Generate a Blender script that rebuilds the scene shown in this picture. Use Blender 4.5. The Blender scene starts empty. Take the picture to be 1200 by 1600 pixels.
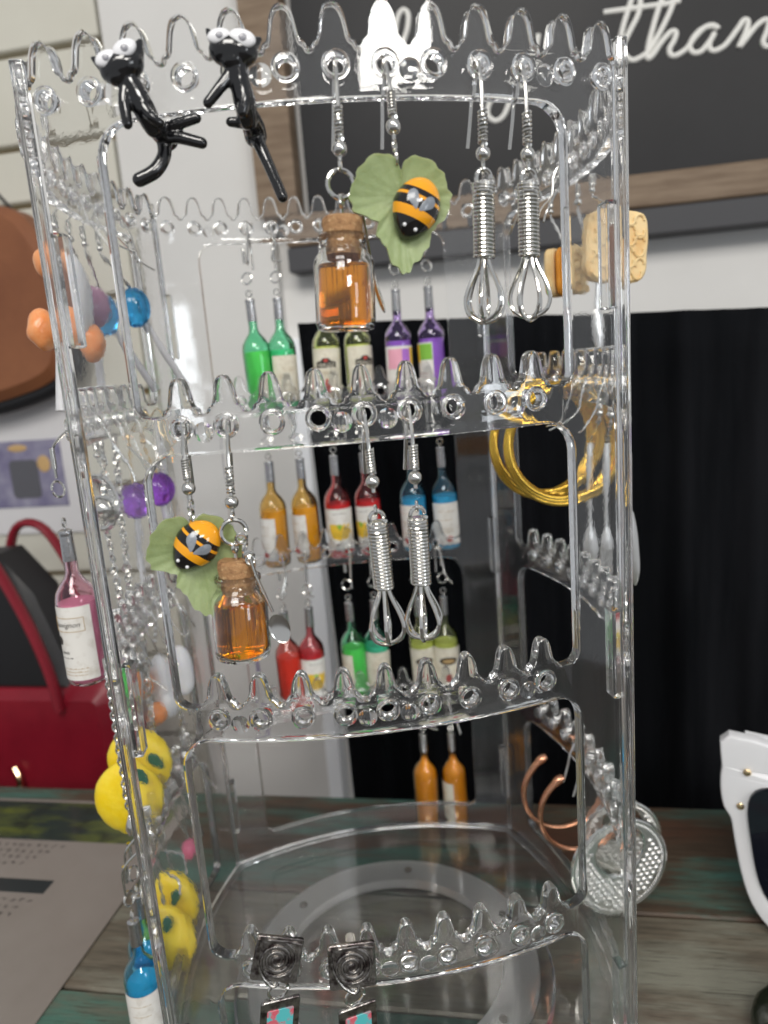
import bpy, bmesh, math, random
from mathutils import Vector, Matrix, noise
R = math.radians
PI = math.pi
MM = 0.001
Z0 = 292.0            # the table top lies 292 mm below the topmost row of holes
scene = bpy.context.scene
C = scene.collection

# ------------------------------------------------------------------ camera
cam = bpy.data.cameras.new('camera'); camo = bpy.data.objects.new('camera', cam); C.objects.link(camo)
fw = Vector((0.0896673, 0.97689989, -0.19397521)); rt = Vector((0.99136902, -0.10624621, -0.07680636)); up = Vector((0.09564126, 0.18541399, 0.97799509))
m = Matrix((rt, up, -fw)).transposed().to_4x4()
m.translation = Vector((-12.03, -240.917, -60.364 + Z0)) * MM
camo.matrix_world = m
cam.sensor_fit = 'VERTICAL'; cam.sensor_height = 36.0; cam.lens = 1133.26 / 1600 * 36
cam.clip_start = 0.005; cam.clip_end = 50
cam.dof.use_dof = True; cam.dof.focus_distance = 0.185; cam.dof.aperture_fstop = 14.0
scene.camera = camo
# ------------------------------------------------------------------ world and lamps
w = bpy.data.worlds.new('World'); scene.world = w; w.use_nodes = True
w.node_tree.nodes['Background'].inputs[0].default_value = (0.93, 0.96, 1.0, 1); w.node_tree.nodes['Background'].inputs[1].default_value = 0.38

def area(name, loc, target, sx, sy, power, col):
    l = bpy.data.lights.new(name, 'AREA'); l.shape = 'RECTANGLE'; l.size = sx; l.size_y = sy; l.energy = power; l.color = col
    o = bpy.data.objects.new(name, l); C.objects.link(o); o.location = loc
    d = Vector(target) - Vector(loc); o.rotation_euler = d.to_track_quat('-Z', 'Y').to_euler()
    return o
area('ceiling_panel', (-0.25, -0.95, 1.05), (0, 0, 0.15), 0.60, 0.40, 9.6, (1.0, 0.965, 0.91))
area('ceiling_panel', (0.80, -2.45, 1.30), (0, 0, 0.2), 0.75, 0.30, 16.0, (1.0, 0.97, 0.92))
area('shop_window', (0.85, -1.05, 0.27), (0, 0.05, 0.15), 0.24, 0.27, 1.5, (0.90, 0.95, 1.0))
scene.view_settings.view_transform = 'Standard'; scene.view_settings.look = 'None'
scene.view_settings.exposure = 0.2; scene.view_settings.gamma = 1.0
scene.render.engine = 'CYCLES'
cy = scene.cycles
cy.use_denoising = True
cy.max_bounces = 26; cy.transmission_bounces = 24; cy.glossy_bounces = 8; cy.diffuse_bounces = 4; cy.transparent_max_bounces = 16
cy.caustics_reflective = True; cy.caustics_refractive = True; cy.blur_glossy = 0.3
cy.sample_clamp_indirect = 30.0

# ------------------------------------------------------------------ materials
def lin(c):
    return tuple(((x / 255) / 12.92 if x <= 10 else (((x / 255) + 0.055) / 1.055) ** 2.4) for x in c)
MATS = {}
def mat(name, base, rough=0.5, metal=0.0, trans=0.0, ior=1.45, var=None, bump=None, coat=0.0, sss=0.0, spec=0.5, alpha=1.0, sheen=0.0):
    """Principled material; var = (colour2, scale, stretch xyz, contrast) mixes a second colour by noise; bump = (scale, strength, stretch)"""
    if name in MATS: return MATS[name]
    M = bpy.data.materials.new(name); M.use_nodes = True
    nt = M.node_tree; b = nt.nodes['Principled BSDF']; N = nt.nodes.new; K = nt.links.new
    b.inputs['Base Color'].default_value = (*base, 1); b.inputs['Roughness'].default_value = rough
    b.inputs['Metallic'].default_value = metal; b.inputs['Transmission Weight'].default_value = trans
    b.inputs['IOR'].default_value = ior; b.inputs['Coat Weight'].default_value = coat; b.inputs['Coat Roughness'].default_value = 0.05
    b.inputs['Specular IOR Level'].default_value = spec; b.inputs['Alpha'].default_value = alpha; b.inputs['Sheen Weight'].default_value = sheen
    if sss: b.inputs['Subsurface Weight'].default_value = sss; b.inputs['Subsurface Scale'].default_value = 0.002; b.inputs['Subsurface Radius'].default_value = (1, 0.8, 0.5)
    tc = N('ShaderNodeTexCoord')
    def ns(scale, stretch, detail=6):
        mp = N('ShaderNodeMapping'); mp.inputs['Scale'].default_value = stretch; K(tc.outputs['Object'], mp.inputs[0])
        n = N('ShaderNodeTexNoise'); n.inputs['Scale'].default_value = scale; n.inputs['Detail'].default_value = detail; n.inputs['Roughness'].default_value = 0.62
        K(mp.outputs[0], n.inputs[0]); return n
    if var:
        last = None
        for i, (c2, sc, st, lo, hi) in enumerate(var if isinstance(var[0], (list, tuple)) and isinstance(var[0][0], (list, tuple)) else [var]):
            n = ns(sc, st); r = N('ShaderNodeMapRange'); r.inputs[1].default_value = lo; r.inputs[2].default_value = hi; K(n.outputs[0], r.inputs[0])
            mx = N('ShaderNodeMix'); mx.data_type = 'RGBA'; K(r.outputs[0], mx.inputs[0])
            if last is None: mx.inputs[6].default_value = (*base, 1)
            else: K(last, mx.inputs[6])
            mx.inputs[7].default_value = (*c2, 1); last = mx.outputs[2]
        K(last, b.inputs['Base Color'])
    if bump:
        n = ns(bump[0], bump[2] if len(bump) > 2 else (1, 1, 1)); bp = N('ShaderNodeBump'); bp.inputs['Strength'].default_value = bump[1]; bp.inputs['Distance'].default_value = 0.001
        K(n.outputs[0], bp.inputs['Height']); K(bp.outputs[0], b.inputs['Normal'])
    MATS[name] = M
    return M
ACRYLP = mat('clear_acrylic_post', (0.985, 0.988, 0.99), 0.0, trans=0.985, ior=1.49)
ACRYL = mat('clear_acrylic', (0.985, 0.988, 0.99), 0.0, trans=0.988, ior=1.49, bump=(70, 0.05))
def smudge(M, amount, scale):
    nt = M.node_tree; N = nt.nodes.new; K = nt.links.new; tc = N('ShaderNodeTexCoord'); n = N('ShaderNodeTexNoise'); n.inputs['Scale'].default_value = scale; n.inputs['Detail'].default_value = 5
    r = N('ShaderNodeMapRange'); r.inputs[1].default_value = 0.5; r.inputs[2].default_value = 0.75; r.inputs[4].default_value = amount
    K(tc.outputs['Object'], n.inputs[0]); K(n.outputs[0], r.inputs[0]); K(r.outputs[0], nt.nodes['Principled BSDF'].inputs['Roughness'])
smudge(ACRYL, 0.045, 42)
FROST = mat('frosted_ring', (0.95, 0.95, 0.94), 0.3, trans=0.78, ior=1.45)
CHROME = mat('bright_silver', (0.78, 0.77, 0.74), 0.13, 1.0)
STEEL = mat('wire_silver', (0.70, 0.69, 0.66), 0.2, 1.0)
GOLD = mat('polished_gold', (0.86, 0.56, 0.10), 0.14, 1.0, bump=(900, 0.15))
PALEGOLD = mat('pale_gold', (0.85, 0.66, 0.40), 0.18, 1.0)
SILVERM = mat('satin_silver', (0.82, 0.81, 0.79), 0.3, 1.0, bump=(700, 0.1))
COPPER = mat('rose_copper', (0.72, 0.36, 0.22), 0.16, 1.0, bump=(700, 0.12))
ANTIQUE = mat('antique_silver', (0.42, 0.40, 0.38), 0.22, 1.0, var=((0.10, 0.08, 0.08), 420, (1, 1, 1), 0.45, 0.62), bump=(600, 0.25))
CORK = mat('cork', (0.40, 0.22, 0.10), 0.8, var=(((0.16, 0.07, 0.03), 420, (1, 1, 1), 0.48, 0.66), ((0.62, 0.42, 0.22), 900, (1, 1, 1), 0.55, 0.7)), bump=(700, 0.6))
GLASS = mat('clear_glass', (0.98, 0.985, 0.97), 0.0, trans=1.0, ior=1.47)
HONEY = mat('honey', (0.99, 0.42, 0.012), 0.02, trans=0.96, ior=1.40, var=((0.95, 0.30, 0.006), 160, (1, 1, 0.25), 0.4, 0.7))
LEAF = mat('leaf_green_frosted', (0.265, 0.335, 0.145), 0.42, trans=0.0, sss=0.35, var=((0.33, 0.40, 0.20), 140, (1, 1, 1), 0.4, 0.7), bump=(500, 0.25))
BEEY = mat('bee_orange_enamel', (0.86, 0.36, 0.01), 0.14, coat=0.6)
BEEB = mat('bee_black_enamel', (0.008, 0.007, 0.007), 0.12, coat=0.6)
WING = mat('wing_grey_paint', (0.25, 0.27, 0.30), 0.3, coat=0.4, var=((0.17, 0.19, 0.22), 700, (1, 1, 1), 0.4, 0.7))
DOT = mat('white_paint', (0.8, 0.8, 0.82), 0.3, coat=0.3)
BLACKGLOSS = mat('glossy_black_enamel', (0.006, 0.006, 0.007), 0.1, coat=0.8, bump=(300, 0.15))
PAPER = mat('cream_label_paper', (0.72, 0.68, 0.56), 0.75, var=((0.56, 0.50, 0.38), 260, (1, 1, 1), 0.5, 0.72))
PAPERW = mat('white_label_paper', (0.76, 0.74, 0.70), 0.7, var=((0.60, 0.56, 0.50), 260, (1, 1, 1), 0.5, 0.72))
INK = mat('label_ink', (0.03, 0.025, 0.02), 0.7)
INKRED = mat('label_red_ink', (0.50, 0.06, 0.05), 0.7)
INKYEL = mat('label_yellow_ink', (0.80, 0.52, 0.04), 0.6)
INKPINK = mat('label_pink_ink', (0.80, 0.38, 0.48), 0.6)
INKGREEN = mat('label_green_ink', (0.22, 0.50, 0.06), 0.6)
INKPURP = mat('label_purple_ink', (0.42, 0.16, 0.60), 0.6)
INKGOLD = mat('label_tan_ink', (0.42, 0.28, 0.12), 0.7)
WHITEP = mat('white_glossy_plastic', (0.83, 0.83, 0.85), 0.12, coat=0.4)
WHITER = mat('white_resin', (0.78, 0.78, 0.80), 0.25, sss=0.2)
ORANGER = mat('orange_resin', (0.80, 0.27, 0.08), 0.25, sss=0.25, var=((0.84, 0.42, 0.20), 130, (1, 1, 1), 0.4, 0.7))
LEMON = mat('lemon_yellow_resin', (0.86, 0.62, 0.012), 0.3, sss=0.25, var=((0.90, 0.70, 0.06), 140, (1, 1, 1), 0.4, 0.7), bump=(500, 0.18))
LEAFDK = mat('dark_green_leaf_enamel', (0.012, 0.10, 0.06), 0.2, coat=0.4)
MAUVE = mat('mauve_resin', (0.52, 0.26, 0.40), 0.15, trans=0.35, coat=0.3)
BLUER = mat('clear_blue_resin', (0.06, 0.42, 0.80), 0.06, trans=0.8, ior=1.45)
PURPR = mat('clear_purple_resin', (0.42, 0.14, 0.78), 0.05, trans=0.8, ior=1.45)
PINKR = mat('pink_resin', (0.85, 0.20, 0.34), 0.15, trans=0.3, coat=0.3)
STICK = mat('white_stick', (0.80, 0.80, 0.82), 0.35, trans=0.2)
CRACKER = mat('cracker', (0.84, 0.63, 0.33), 0.6, sss=0.15, var=((0.74, 0.46, 0.18), 170, (1, 1, 1), 0.45, 0.7))
CHEESE = mat('cheddar', (0.82, 0.34, 0.04), 0.4, sss=0.2, var=((0.70, 0.24, 0.02), 200, (1, 1, 1), 0.4, 0.7))
TURQ = mat('turquoise_inlay', (0.10, 0.50, 0.52), 0.2, coat=0.5, var=((0.65, 0.12, 0.16), 220, (1, 1, 1), 0.48, 0.56))
RUBBER = mat('clear_rubber', (0.88, 0.84, 0.78), 0.25, trans=0.7, ior=1.4)
LENS = mat('dark_lens', (0.006, 0.007, 0.012), 0.04, spec=0.6)
STONE = mat('dark_stone', (0.018, 0.022, 0.014), 0.2, coat=0.3, var=((0.09, 0.08, 0.05), 130, (1, 1, 1), 0.6, 0.75), bump=(120, 0.5))
WALLW = mat('white_wall_paint', (0.73, 0.72, 0.70), 0.7, bump=(120, 0.1), var=((0.67, 0.66, 0.64), 7, (1, 1, 1), 0.35, 0.7))
SLAT = mat('cream_slat_laminate', (0.60, 0.585, 0.51), 0.5, var=((0.54, 0.52, 0.45), 9, (1, 1, 1), 0.35, 0.7))
SLATEDGE = mat('slat_groove_edge', (0.34, 0.24, 0.11), 0.6)
BOARD = mat('black_sign_board', (0.010, 0.010, 0.0115), 0.42, spec=0.28, var=((0.014, 0.014, 0.016), 14, (1, 1, 1), 0.35, 0.7))
FRAMEW = mat('brown_sign_wood', (0.22, 0.158, 0.105), 0.6, var=((0.15, 0.10, 0.062), 22, (1, 0.3, 9), 0.42, 0.64), bump=(60, 0.3, (1, 0.3, 6)))
LETTER = mat('white_letter_paint', (0.78, 0.77, 0.73), 0.6)
DARKSTRIP = mat('dark_grey_strip', (0.055, 0.055, 0.06), 0.6)
CURT = mat('black_curtain_cloth', (0.0035, 0.004, 0.005), 0.95, spec=0.08, bump=(1500, 0.3), var=((0.010, 0.0105, 0.0125), 30, (1, 1, 0.1), 0.45, 0.7))  # faint light on the folds put into the colour as upright streaks
BROWNL = mat('brown_leather', (0.25, 0.095, 0.04), 0.45, var=((0.17, 0.058, 0.025), 14, (1, 1, 1), 0.4, 0.7), bump=(260, 0.25))
BLACKL = mat('black_leather', (0.012, 0.012, 0.014), 0.45, bump=(300, 0.2))
REDL = mat('red_patent', (0.23, 0.010, 0.022), 0.3, bump=(60, 0.2), var=((0.16, 0.006, 0.015), 16, (1, 1, 1), 0.4, 0.7))
CARDW = mat('white_card', (0.66, 0.65, 0.66), 0.6)
CARDP = mat('purple_card_print', (0.17, 0.155, 0.26), 0.5, var=((0.32, 0.31, 0.40), 40, (1, 1, 1), 0.4, 0.65))
CARDG = mat('grey_card_print', (0.10, 0.10, 0.115), 0.5)
SHEET = mat('laminated_sheet', (0.26, 0.228, 0.204), 0.4, coat=0.08, var=((0.22, 0.19, 0.168), 12, (1, 1, 1), 0.35, 0.7))
SHEETPH = mat('sheet_photo_print', (0.028, 0.04, 0.035), 0.3, coat=0.2, var=(((0.13, 0.15, 0.03), 30, (0.5, 2, 1), 0.45, 0.62), ((0.02, 0.025, 0.02), 60, (1, 1, 1), 0.5, 0.7)))
SHEETBAR = mat('sheet_black_print', (0.022, 0.028, 0.03), 0.35, coat=0.2)
SHEETTX = mat('sheet_text_print', (0.12, 0.105, 0.095), 0.5)
CORDP = mat('purple_cord', (0.14, 0.09, 0.28), 0.6)

# table planks: worn paint over old wood, no two alike
def plank_mat(name, wood, paint, paint2, cover, off):
    M = bpy.data.materials.new(name); M.use_nodes = True
    nt = M.node_tree; b = nt.nodes['Principled BSDF']; N = nt.nodes.new; K = nt.links.new
    tc = N('ShaderNodeTexCoord')
    def noise_(scale, st, det=8, ro=0.65):
        mp = N('ShaderNodeMapping'); mp.inputs['Scale'].default_value = st; mp.inputs['Location'].default_value = (off, off * 0.7, 0); K(tc.outputs['Object'], mp.inputs[0])
        n = N('ShaderNodeTexNoise'); n.inputs['Scale'].default_value = scale; n.inputs['Detail'].default_value = det; n.inputs['Roughness'].default_value = ro; K(mp.outputs[0], n.inputs[0]); return n.outputs[0]
    def mix(a, bb, f, lo, hi):
        r = N('ShaderNodeMapRange'); r.inputs[1].default_value = lo; r.inputs[2].default_value = hi; K(f, r.inputs[0])
        x = N('ShaderNodeMix'); x.data_type = 'RGBA'; K(r.outputs[0], x.inputs[0])
        for s, v in ((6, a), (7, bb)):
            if isinstance(v, tuple): x.inputs[s].default_value = (*v, 1)
            else: K(v, x.inputs[s])
        return x.outputs[2]
    grain = noise_(70, (0.25, 4, 1)); fine = noise_(260, (0.2, 4, 1)); patch = noise_(16, (0.45, 2.2, 1)); patch2 = noise_(11, (0.5, 2.6, 1.4), 6)
    c = mix(wood, tuple(x * 0.45 for x in wood), grain, 0.4, 0.68)
    c = mix(c, paint, patch, cover, cover + 0.12)
    c = mix(c, paint2, patch2, 0.52, 0.62)
    c = mix(c, tuple(x * 0.35 for x in wood), fine, 0.54, 0.70)
    c = mix(c, tuple(x * 0.22 for x in wood), noise_(34, (0.12, 5, 1), 8, 0.72), 0.60, 0.70)
    K(c, b.inputs['Base Color']); b.inputs['Roughness'].default_value = 0.6
    bp = N('ShaderNodeBump'); bp.inputs['Strength'].default_value = 0.35; bp.inputs['Distance'].default_value = 0.001; K(grain, bp.inputs['Height']); K(bp.outputs[0], b.inputs['Normal'])
    return M

# ------------------------------------------------------------------ mesh building (all lengths in mm)
def frame_axes(d):
    d = d.normalized(); a = Vector((0, 0, 1)) if abs(d.z) < 0.9 else Vector((1, 0, 0))
    x = d.cross(a).normalized(); return x, d.cross(x).normalized()
class MB:
    def __init__(s): s.v = []; s.f = []; s.m = []
    def add(s, vs, fs, mi=0, M=None):
        n = len(s.v)
        s.v += [tuple(M @ Vector(q)) if M else tuple(q) for q in vs]; s.f += [tuple(i + n for i in f) for f in fs]; s.m += [mi] * len(fs); return s
    def tube(s, pts, r, seg=8, closed=False, mi=0, M=None, flat=None):
        P = [Vector(p) for p in pts]; n = len(P); rr = r if isinstance(r, (list, tuple)) else [r] * n
        T = [((P[(i + 1) % n] - P[i - 1]) if closed else (P[min(i + 1, n - 1)] - P[max(i - 1, 0)])).normalized() for i in range(n)]
        x, _ = frame_axes(T[0]); vs = []; fs = []
        for i in range(n):
            if i:
                x = (x - T[i] * x.dot(T[i]));
                if x.length < 1e-6: x, _ = frame_axes(T[i])
                x.normalize()
            y = T[i].cross(x)
            for k in range(seg):
                a = 2 * PI * k / seg; vs.append(P[i] + x * (rr[i] * math.cos(a)) + y * (rr[i] * math.sin(a) * (flat or 1)))
        for i in range(n if closed else n - 1):
            j = (i + 1) % n
            for k in range(seg): k2 = (k + 1) % seg; fs.append((i * seg + k, i * seg + k2, j * seg + k2, j * seg + k))
        if not closed: fs.append(tuple(range(seg))[::-1]); fs.append(tuple((n - 1) * seg + k for k in range(seg)))
        return s.add(vs, fs, mi, M)
    def lathe(s, prof, seg=28, mi=0, M=None, closed=False):
        vs = []; fs = []; n = len(prof)
        idx = []
        for r, z in prof:
            if r < 1e-6: idx.append([len(vs)] * seg); vs.append((0, 0, z))
            else:
                idx.append(list(range(len(vs), len(vs) + seg))); vs += [(r * math.cos(2 * PI * k / seg), r * math.sin(2 * PI * k / seg), z) for k in range(seg)]
        for i in range(n if closed else n - 1):
            j = (i + 1) % n
            for k in range(seg):
                k2 = (k + 1) % seg; q = [idx[i][k], idx[i][k2], idx[j][k2], idx[j][k]]
                u = []
                for t in q:
                    if t not in u: u.append(t)
                if len(u) > 2: fs.append(tuple(u))
        return s.add(vs, fs, mi, M)
    def ball(s, c, r, us=16, vs_=10, mi=0, M=None, fn=None):
        r = (r, r, r) if not isinstance(r, (tuple, list)) else r
        T = Matrix.Translation(Vector(c)) @ (M or Matrix()); vs = []; fs = []
        vs.append(Vector((0, 0, r[2])))
        for j in range(1, vs_):
            t = PI * j / vs_
            for k in range(us):
                a = 2 * PI * k / us; vs.append(Vector((r[0] * math.sin(t) * math.cos(a), r[1] * math.sin(t) * math.sin(a), r[2] * math.cos(t))))
        vs.append(Vector((0, 0, -r[2])))
        if fn: vs = [fn(v) for v in vs]
        for k in range(us):
            k2 = (k + 1) % us; fs.append((0, 1 + k, 1 + k2)); L = 1 + (vs_ - 2) * us; fs.append((L + k2, L + k, len(vs) - 1))
            for j in range(vs_ - 2): a = 1 + j * us; fs.append((a + k, a + us + k, a + us + k2, a + k2))
        return s.add(vs, fs, mi, T)
    def prism(s, out, z0, z1, b=0.0, mi=0, M=None):
        """closed outline (x, y) extruded from z0 to z1, rims bevelled by b"""
        n = len(out); cx = sum(p[0] for p in out) / n; cy_ = sum(p[1] for p in out) / n
        area_ = sum(out[i][0] * out[(i + 1) % n][1] - out[(i + 1) % n][0] * out[i][1] for i in range(n))
        if area_ < 0: out = out[::-1]
        def inset(d):
            q = []
            for i in range(n):
                p0, p1, p2 = Vector(out[i - 1]), Vector(out[i]), Vector(out[(i + 1) % n])
                a = (p1 - p0).normalized(); c = (p2 - p1).normalized(); nn = Vector((-a.y - c.y, a.x + c.x))
                if nn.length < 1e-6: nn = Vector((-a.y, a.x))
                nn.normalize(); k = max(0.4, nn.dot(Vector((-a.y, a.x)))); q.append((p1 + nn * (d / k))[:])
            return q
        L = ([(inset(b), z0), (out, z0 + b), (out, z1 - b), (inset(b), z1)] if b else [(out, z0), (out, z1)])
        vs = [(p[0], p[1], z) for o, z in L for p in o]; fs = [tuple(range(n))[::-1], tuple(range((len(L) - 1) * n, len(L) * n))]
        for l in range(len(L) - 1):
            for i in range(n): j = (i + 1) % n; fs.append((l * n + i, l * n + j, l * n + n + j, l * n + n + i))
        return s.add(vs, fs, mi, M)
    def box(s, c, d, b=0.3, mi=0, M=None):
        x, y, z = (t / 2 for t in d)
        return s.prism([(-x, -y), (x, -y), (x, y), (-x, y)], -z, z, min(b, x * .9, y * .9, z * .9), mi, (Matrix.Translation(Vector(c)) @ (M or Matrix())))
    def grid(s, fn, nu, nv, mi=0, wrapu=False):
        vs = [fn(i / nu, j / nv) for j in range(nv + 1) for i in range(nu + (0 if wrapu else 1))]; W = nu if wrapu else nu + 1
        fs = [(j * W + i, j * W + (i + 1) % W, (j + 1) * W + (i + 1) % W, (j + 1) * W + i) for j in range(nv) for i in range(nu)]
        return s.add(vs, fs, mi)
    def mesh(s, name, mats, smooth=38):
        me = bpy.data.meshes.new(name); me.from_pydata([(x * MM, y * MM, z * MM) for x, y, z in s.v], [], s.f); me.update()
        for q in (mats if isinstance(mats, (list, tuple)) else [mats]): me.materials.append(q)
        if any(s.m): me.polygons.foreach_set('material_index', s.m)
        bm = bmesh.new(); bm.from_mesh(me); bmesh.ops.recalc_face_normals(bm, faces=bm.faces); bm.to_mesh(me); bm.free()
        if smooth: me.polygons.foreach_set('use_smooth', [True] * len(me.polygons)); me.set_sharp_from_angle(angle=R(smooth))
        return me
CACHE = {}
def part(name, mb, mats, parent=None, key=None, loc=(0, 0, 0), rot=None, smooth=38, label=None, kind=None):
    """one mesh object; with a key the mesh data is built once and shared; mb may be a function that builds it"""
    if key and key in CACHE: me = CACHE[key]
    else:
        me = (mb() if callable(mb) else mb).mesh(name, mats, smooth)
        if key: CACHE[key] = me
    o = bpy.data.objects.new(name, me); C.objects.link(o); o.parent = parent
    o.location = Vector(loc) * MM
    if rot: o.rotation_euler = rot
    if label: o['label'] = label
    if kind: o['kind'] = kind
    return o
def tag(o, label, cat, group=None, kind=None):
    if label: o['label'] = label
    if cat: o['category'] = cat
    if group: o['group'] = group
    if kind: o['kind'] = kind
    return o
def thing(name, label, cat, loc=(0, 0, 0), rot=(0, 0, 0), group=None, kind=None):
    o = bpy.data.objects.new(name, None); o.empty_display_size = 0.005; C.objects.link(o)
    o.location = (loc[0] * MM, loc[1] * MM, (loc[2] + Z0) * MM); o.rotation_euler = rot
    return tag(o, label, cat, group, kind)
def text_mb(txt, size, fn, mi=0, shear=0.0):
    """lettering as faces mapped through fn(x, y), centred on x"""
    cu = bpy.data.curves.new('lettering', 'FONT'); cu.body = txt; cu.size = size; cu.align_x = 'CENTER'; cu.shear = shear; cu.resolution_u = 3
    o = bpy.data.objects.new('lettering', cu); C.objects.link(o); bpy.context.view_layer.update()
    me = o.to_mesh(); vs = [fn(v.co.x, v.co.y) for v in me.vertices]; fs = [tuple(p.vertices) for p in me.polygons]; o.to_mesh_clear()
    bpy.data.objects.remove(o); bpy.data.curves.remove(cu)
    mb = MB(); mb.add(vs, fs, mi); return mb
def arc(c, r, a0, a1, n, ax=(1, 0, 0), ay=(0, 0, 1)):
    ax, ay, c = Vector(ax), Vector(ay), Vector(c)
    return [c + ax * (r * math.cos(R(a0 + (a1 - a0) * i / n))) + ay * (r * math.sin(R(a0 + (a1 - a0) * i / n))) for i in range(n + 1)]
def spline(P, n=6, closed=False):
    P = [Vector(p) for p in P]; out = []; N = len(P)
    for i in range(N if closed else N - 1):
        p0 = P[i - 1] if (i or closed) else P[0]; p1 = P[i]; p2 = P[(i + 1) % N]; p3 = P[(i + 2) % N] if (closed or i + 2 < N) else P[-1]
        for k in range(n):
            t = k / n; out.append(0.5 * ((2 * p1) + (p2 - p0) * t + (2 * p0 - 5 * p1 + 4 * p2 - p3) * t * t + (3 * p1 - p0 - 3 * p2 + p3) * t ** 3))
    if not closed: out.append(P[-1])
    return out
def rrect(x0, y0, x1, y1, r, n=5):
    o = []
    for cx, cy_, a in ((x1 - r, y1 - r, 0), (x0 + r, y1 - r, 90), (x0 + r, y0 + r, 180), (x1 - r, y0 + r, 270)):
        o += [(cx + r * math.cos(R(a + 90 * i / n)), cy_ + r * math.sin(R(a + 90 * i / n))) for i in range(n + 1)]
    return o

# ================================================================== the setting
# table frame: s runs along the back edge, n away from the camera; both in mm
PH = R(-16); EV = Vector((math.cos(PH), math.sin(PH), 0)); NV = Vector((-math.sin(PH), math.cos(PH), 0)); P0 = Vector((8, 121, 0))
def sn(s, n, z=0.0): v = P0 + EV * s + NV * n; return (v.x, v.y, z)
def setting(name, label=None, cat=None, s=0, n=0, z=0, kind=None, group=None): return thing(name, label, cat, sn(s, n, z), (0, 0, PH), group, kind)

ROOM = part('wall', MB().box((60, 15, -150), (1500, 30, 1500), 0.5), WALLW); ROOM.location = Vector(sn(0, 200, Z0)) * MM; ROOM.rotation_euler.z = PH
tag(ROOM, 'plain white painted wall behind the table and curtain', 'wall', kind='structure')
flo = part('floor', MB().box((0, 0, -5), (3000, 2600, 10), 0.5), mat('dark_shop_floor', (0.10, 0.09, 0.08), 0.5, var=((0.07, 0.06, 0.055), 8, (1, 1, 1), 0.4, 0.7)))
flo.location = Vector(sn(0, -500, -760 + Z0)) * MM; flo.rotation_euler.z = PH; tag(flo, None, None, kind='structure')

table = setting('table', 'weathered wooden table with worn green and brown painted planks', 'table', 0, 0, -292)
pk = [(-0.6, -76.4, plank_mat('plank_paint_green', (0.10, 0.066, 0.042), (0.060, 0.140, 0.112), (0.105, 0.050, 0.030), 0.47, 3.1)),
      (-77.4, -134.6, plank_mat('plank_paint_grey', (0.165, 0.138, 0.100), (0.215, 0.21, 0.165), (0.11, 0.078, 0.055), 0.46, 7.7)),
      (-135.8, -196, plank_mat('plank_paint_teal', (0.10, 0.075, 0.05), (0.066, 0.155, 0.118), (0.13, 0.115, 0.085), 0.38, 12.2)),
      (-197.2, -262, plank_mat('plank_paint_brown', (0.11, 0.085, 0.06), (0.14, 0.125, 0.095), (0.05, 0.09, 0.07), 0.50, 18.4)),
      (-263, -330, plank_mat('plank_paint_drab', (0.10, 0.075, 0.055), (0.06, 0.10, 0.08), (0.13, 0.12, 0.095), 0.46, 25.0))]
for i, (a, b_, pm) in enumerate(pk):
    part('plank', MB().box((0, (a + b_) / 2, -9 - 0.25 * (i % 2)), (900, a - b_, 18), 0.9), pm, table)
part('apron', MB().box((0, -160, -48), (820, 270, 58), 2), mat('table_apron_wood', (0.13, 0.10, 0.07), 0.6), table)
for sx in (-1, 1):
    for ny in (-20, -305):
        part('leg', MB().box((sx * 425, ny, -240), (40, 40, 440), 2), MATS['table_apron_wood'], table)

# slatwall on the left: boards standing off the wall with dark edges between
slw = setting('slatwall', 'cream slatwall boards with thin brown grooves behind the bags', 'wall panel', 0, 200, -292)
zs = [430, 345, 272, 189, 125, 84, 10, -64, -138, -212, -286, -360, -430]
for i in range(len(zs) - 1):
    part('slat', MB().box((-420, -6, (zs[i] + zs[i + 1]) / 2 + 292), (430, 12, zs[i] - zs[i + 1] - 4.6), 1.2), SLAT, slw)
part('groove_backing', MB().box((-420, -1, 292), (430, 2, 860), 0.2), SLATEDGE, slw)
part('end_panel', MB().box((-146, -5, 292), (114, 10, 860), 1), mat('pale_wall_panel', (0.65, 0.64, 0.62), 0.6, var=((0.61, 0.60, 0.58), 9, (1, 1, 1), 0.35, 0.7)), slw)
trim = setting('trim_board', 'narrow bright white vertical board beside the black curtain', 'trim', -81, 200, -292)
part('board', MB().box((0, -9, 292 - 34 - 380), (11.5, 18, 760), 1), mat('bright_white_gloss', (0.90, 0.92, 0.95), 0.3), trim)
cord = part('hanging_cord', MB().tube([(0, 0, 0), (0.6, 0, -20), (0, 0, -46), (1.2, 0, -80), (2, 0, -120)], 1.2, 8), CORDP)
cord.location = Vector(sn(-141, 190, -245 + Z0)) * MM; tag(cord, 'thin purple cord hanging against the white wall', 'cord')

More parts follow.
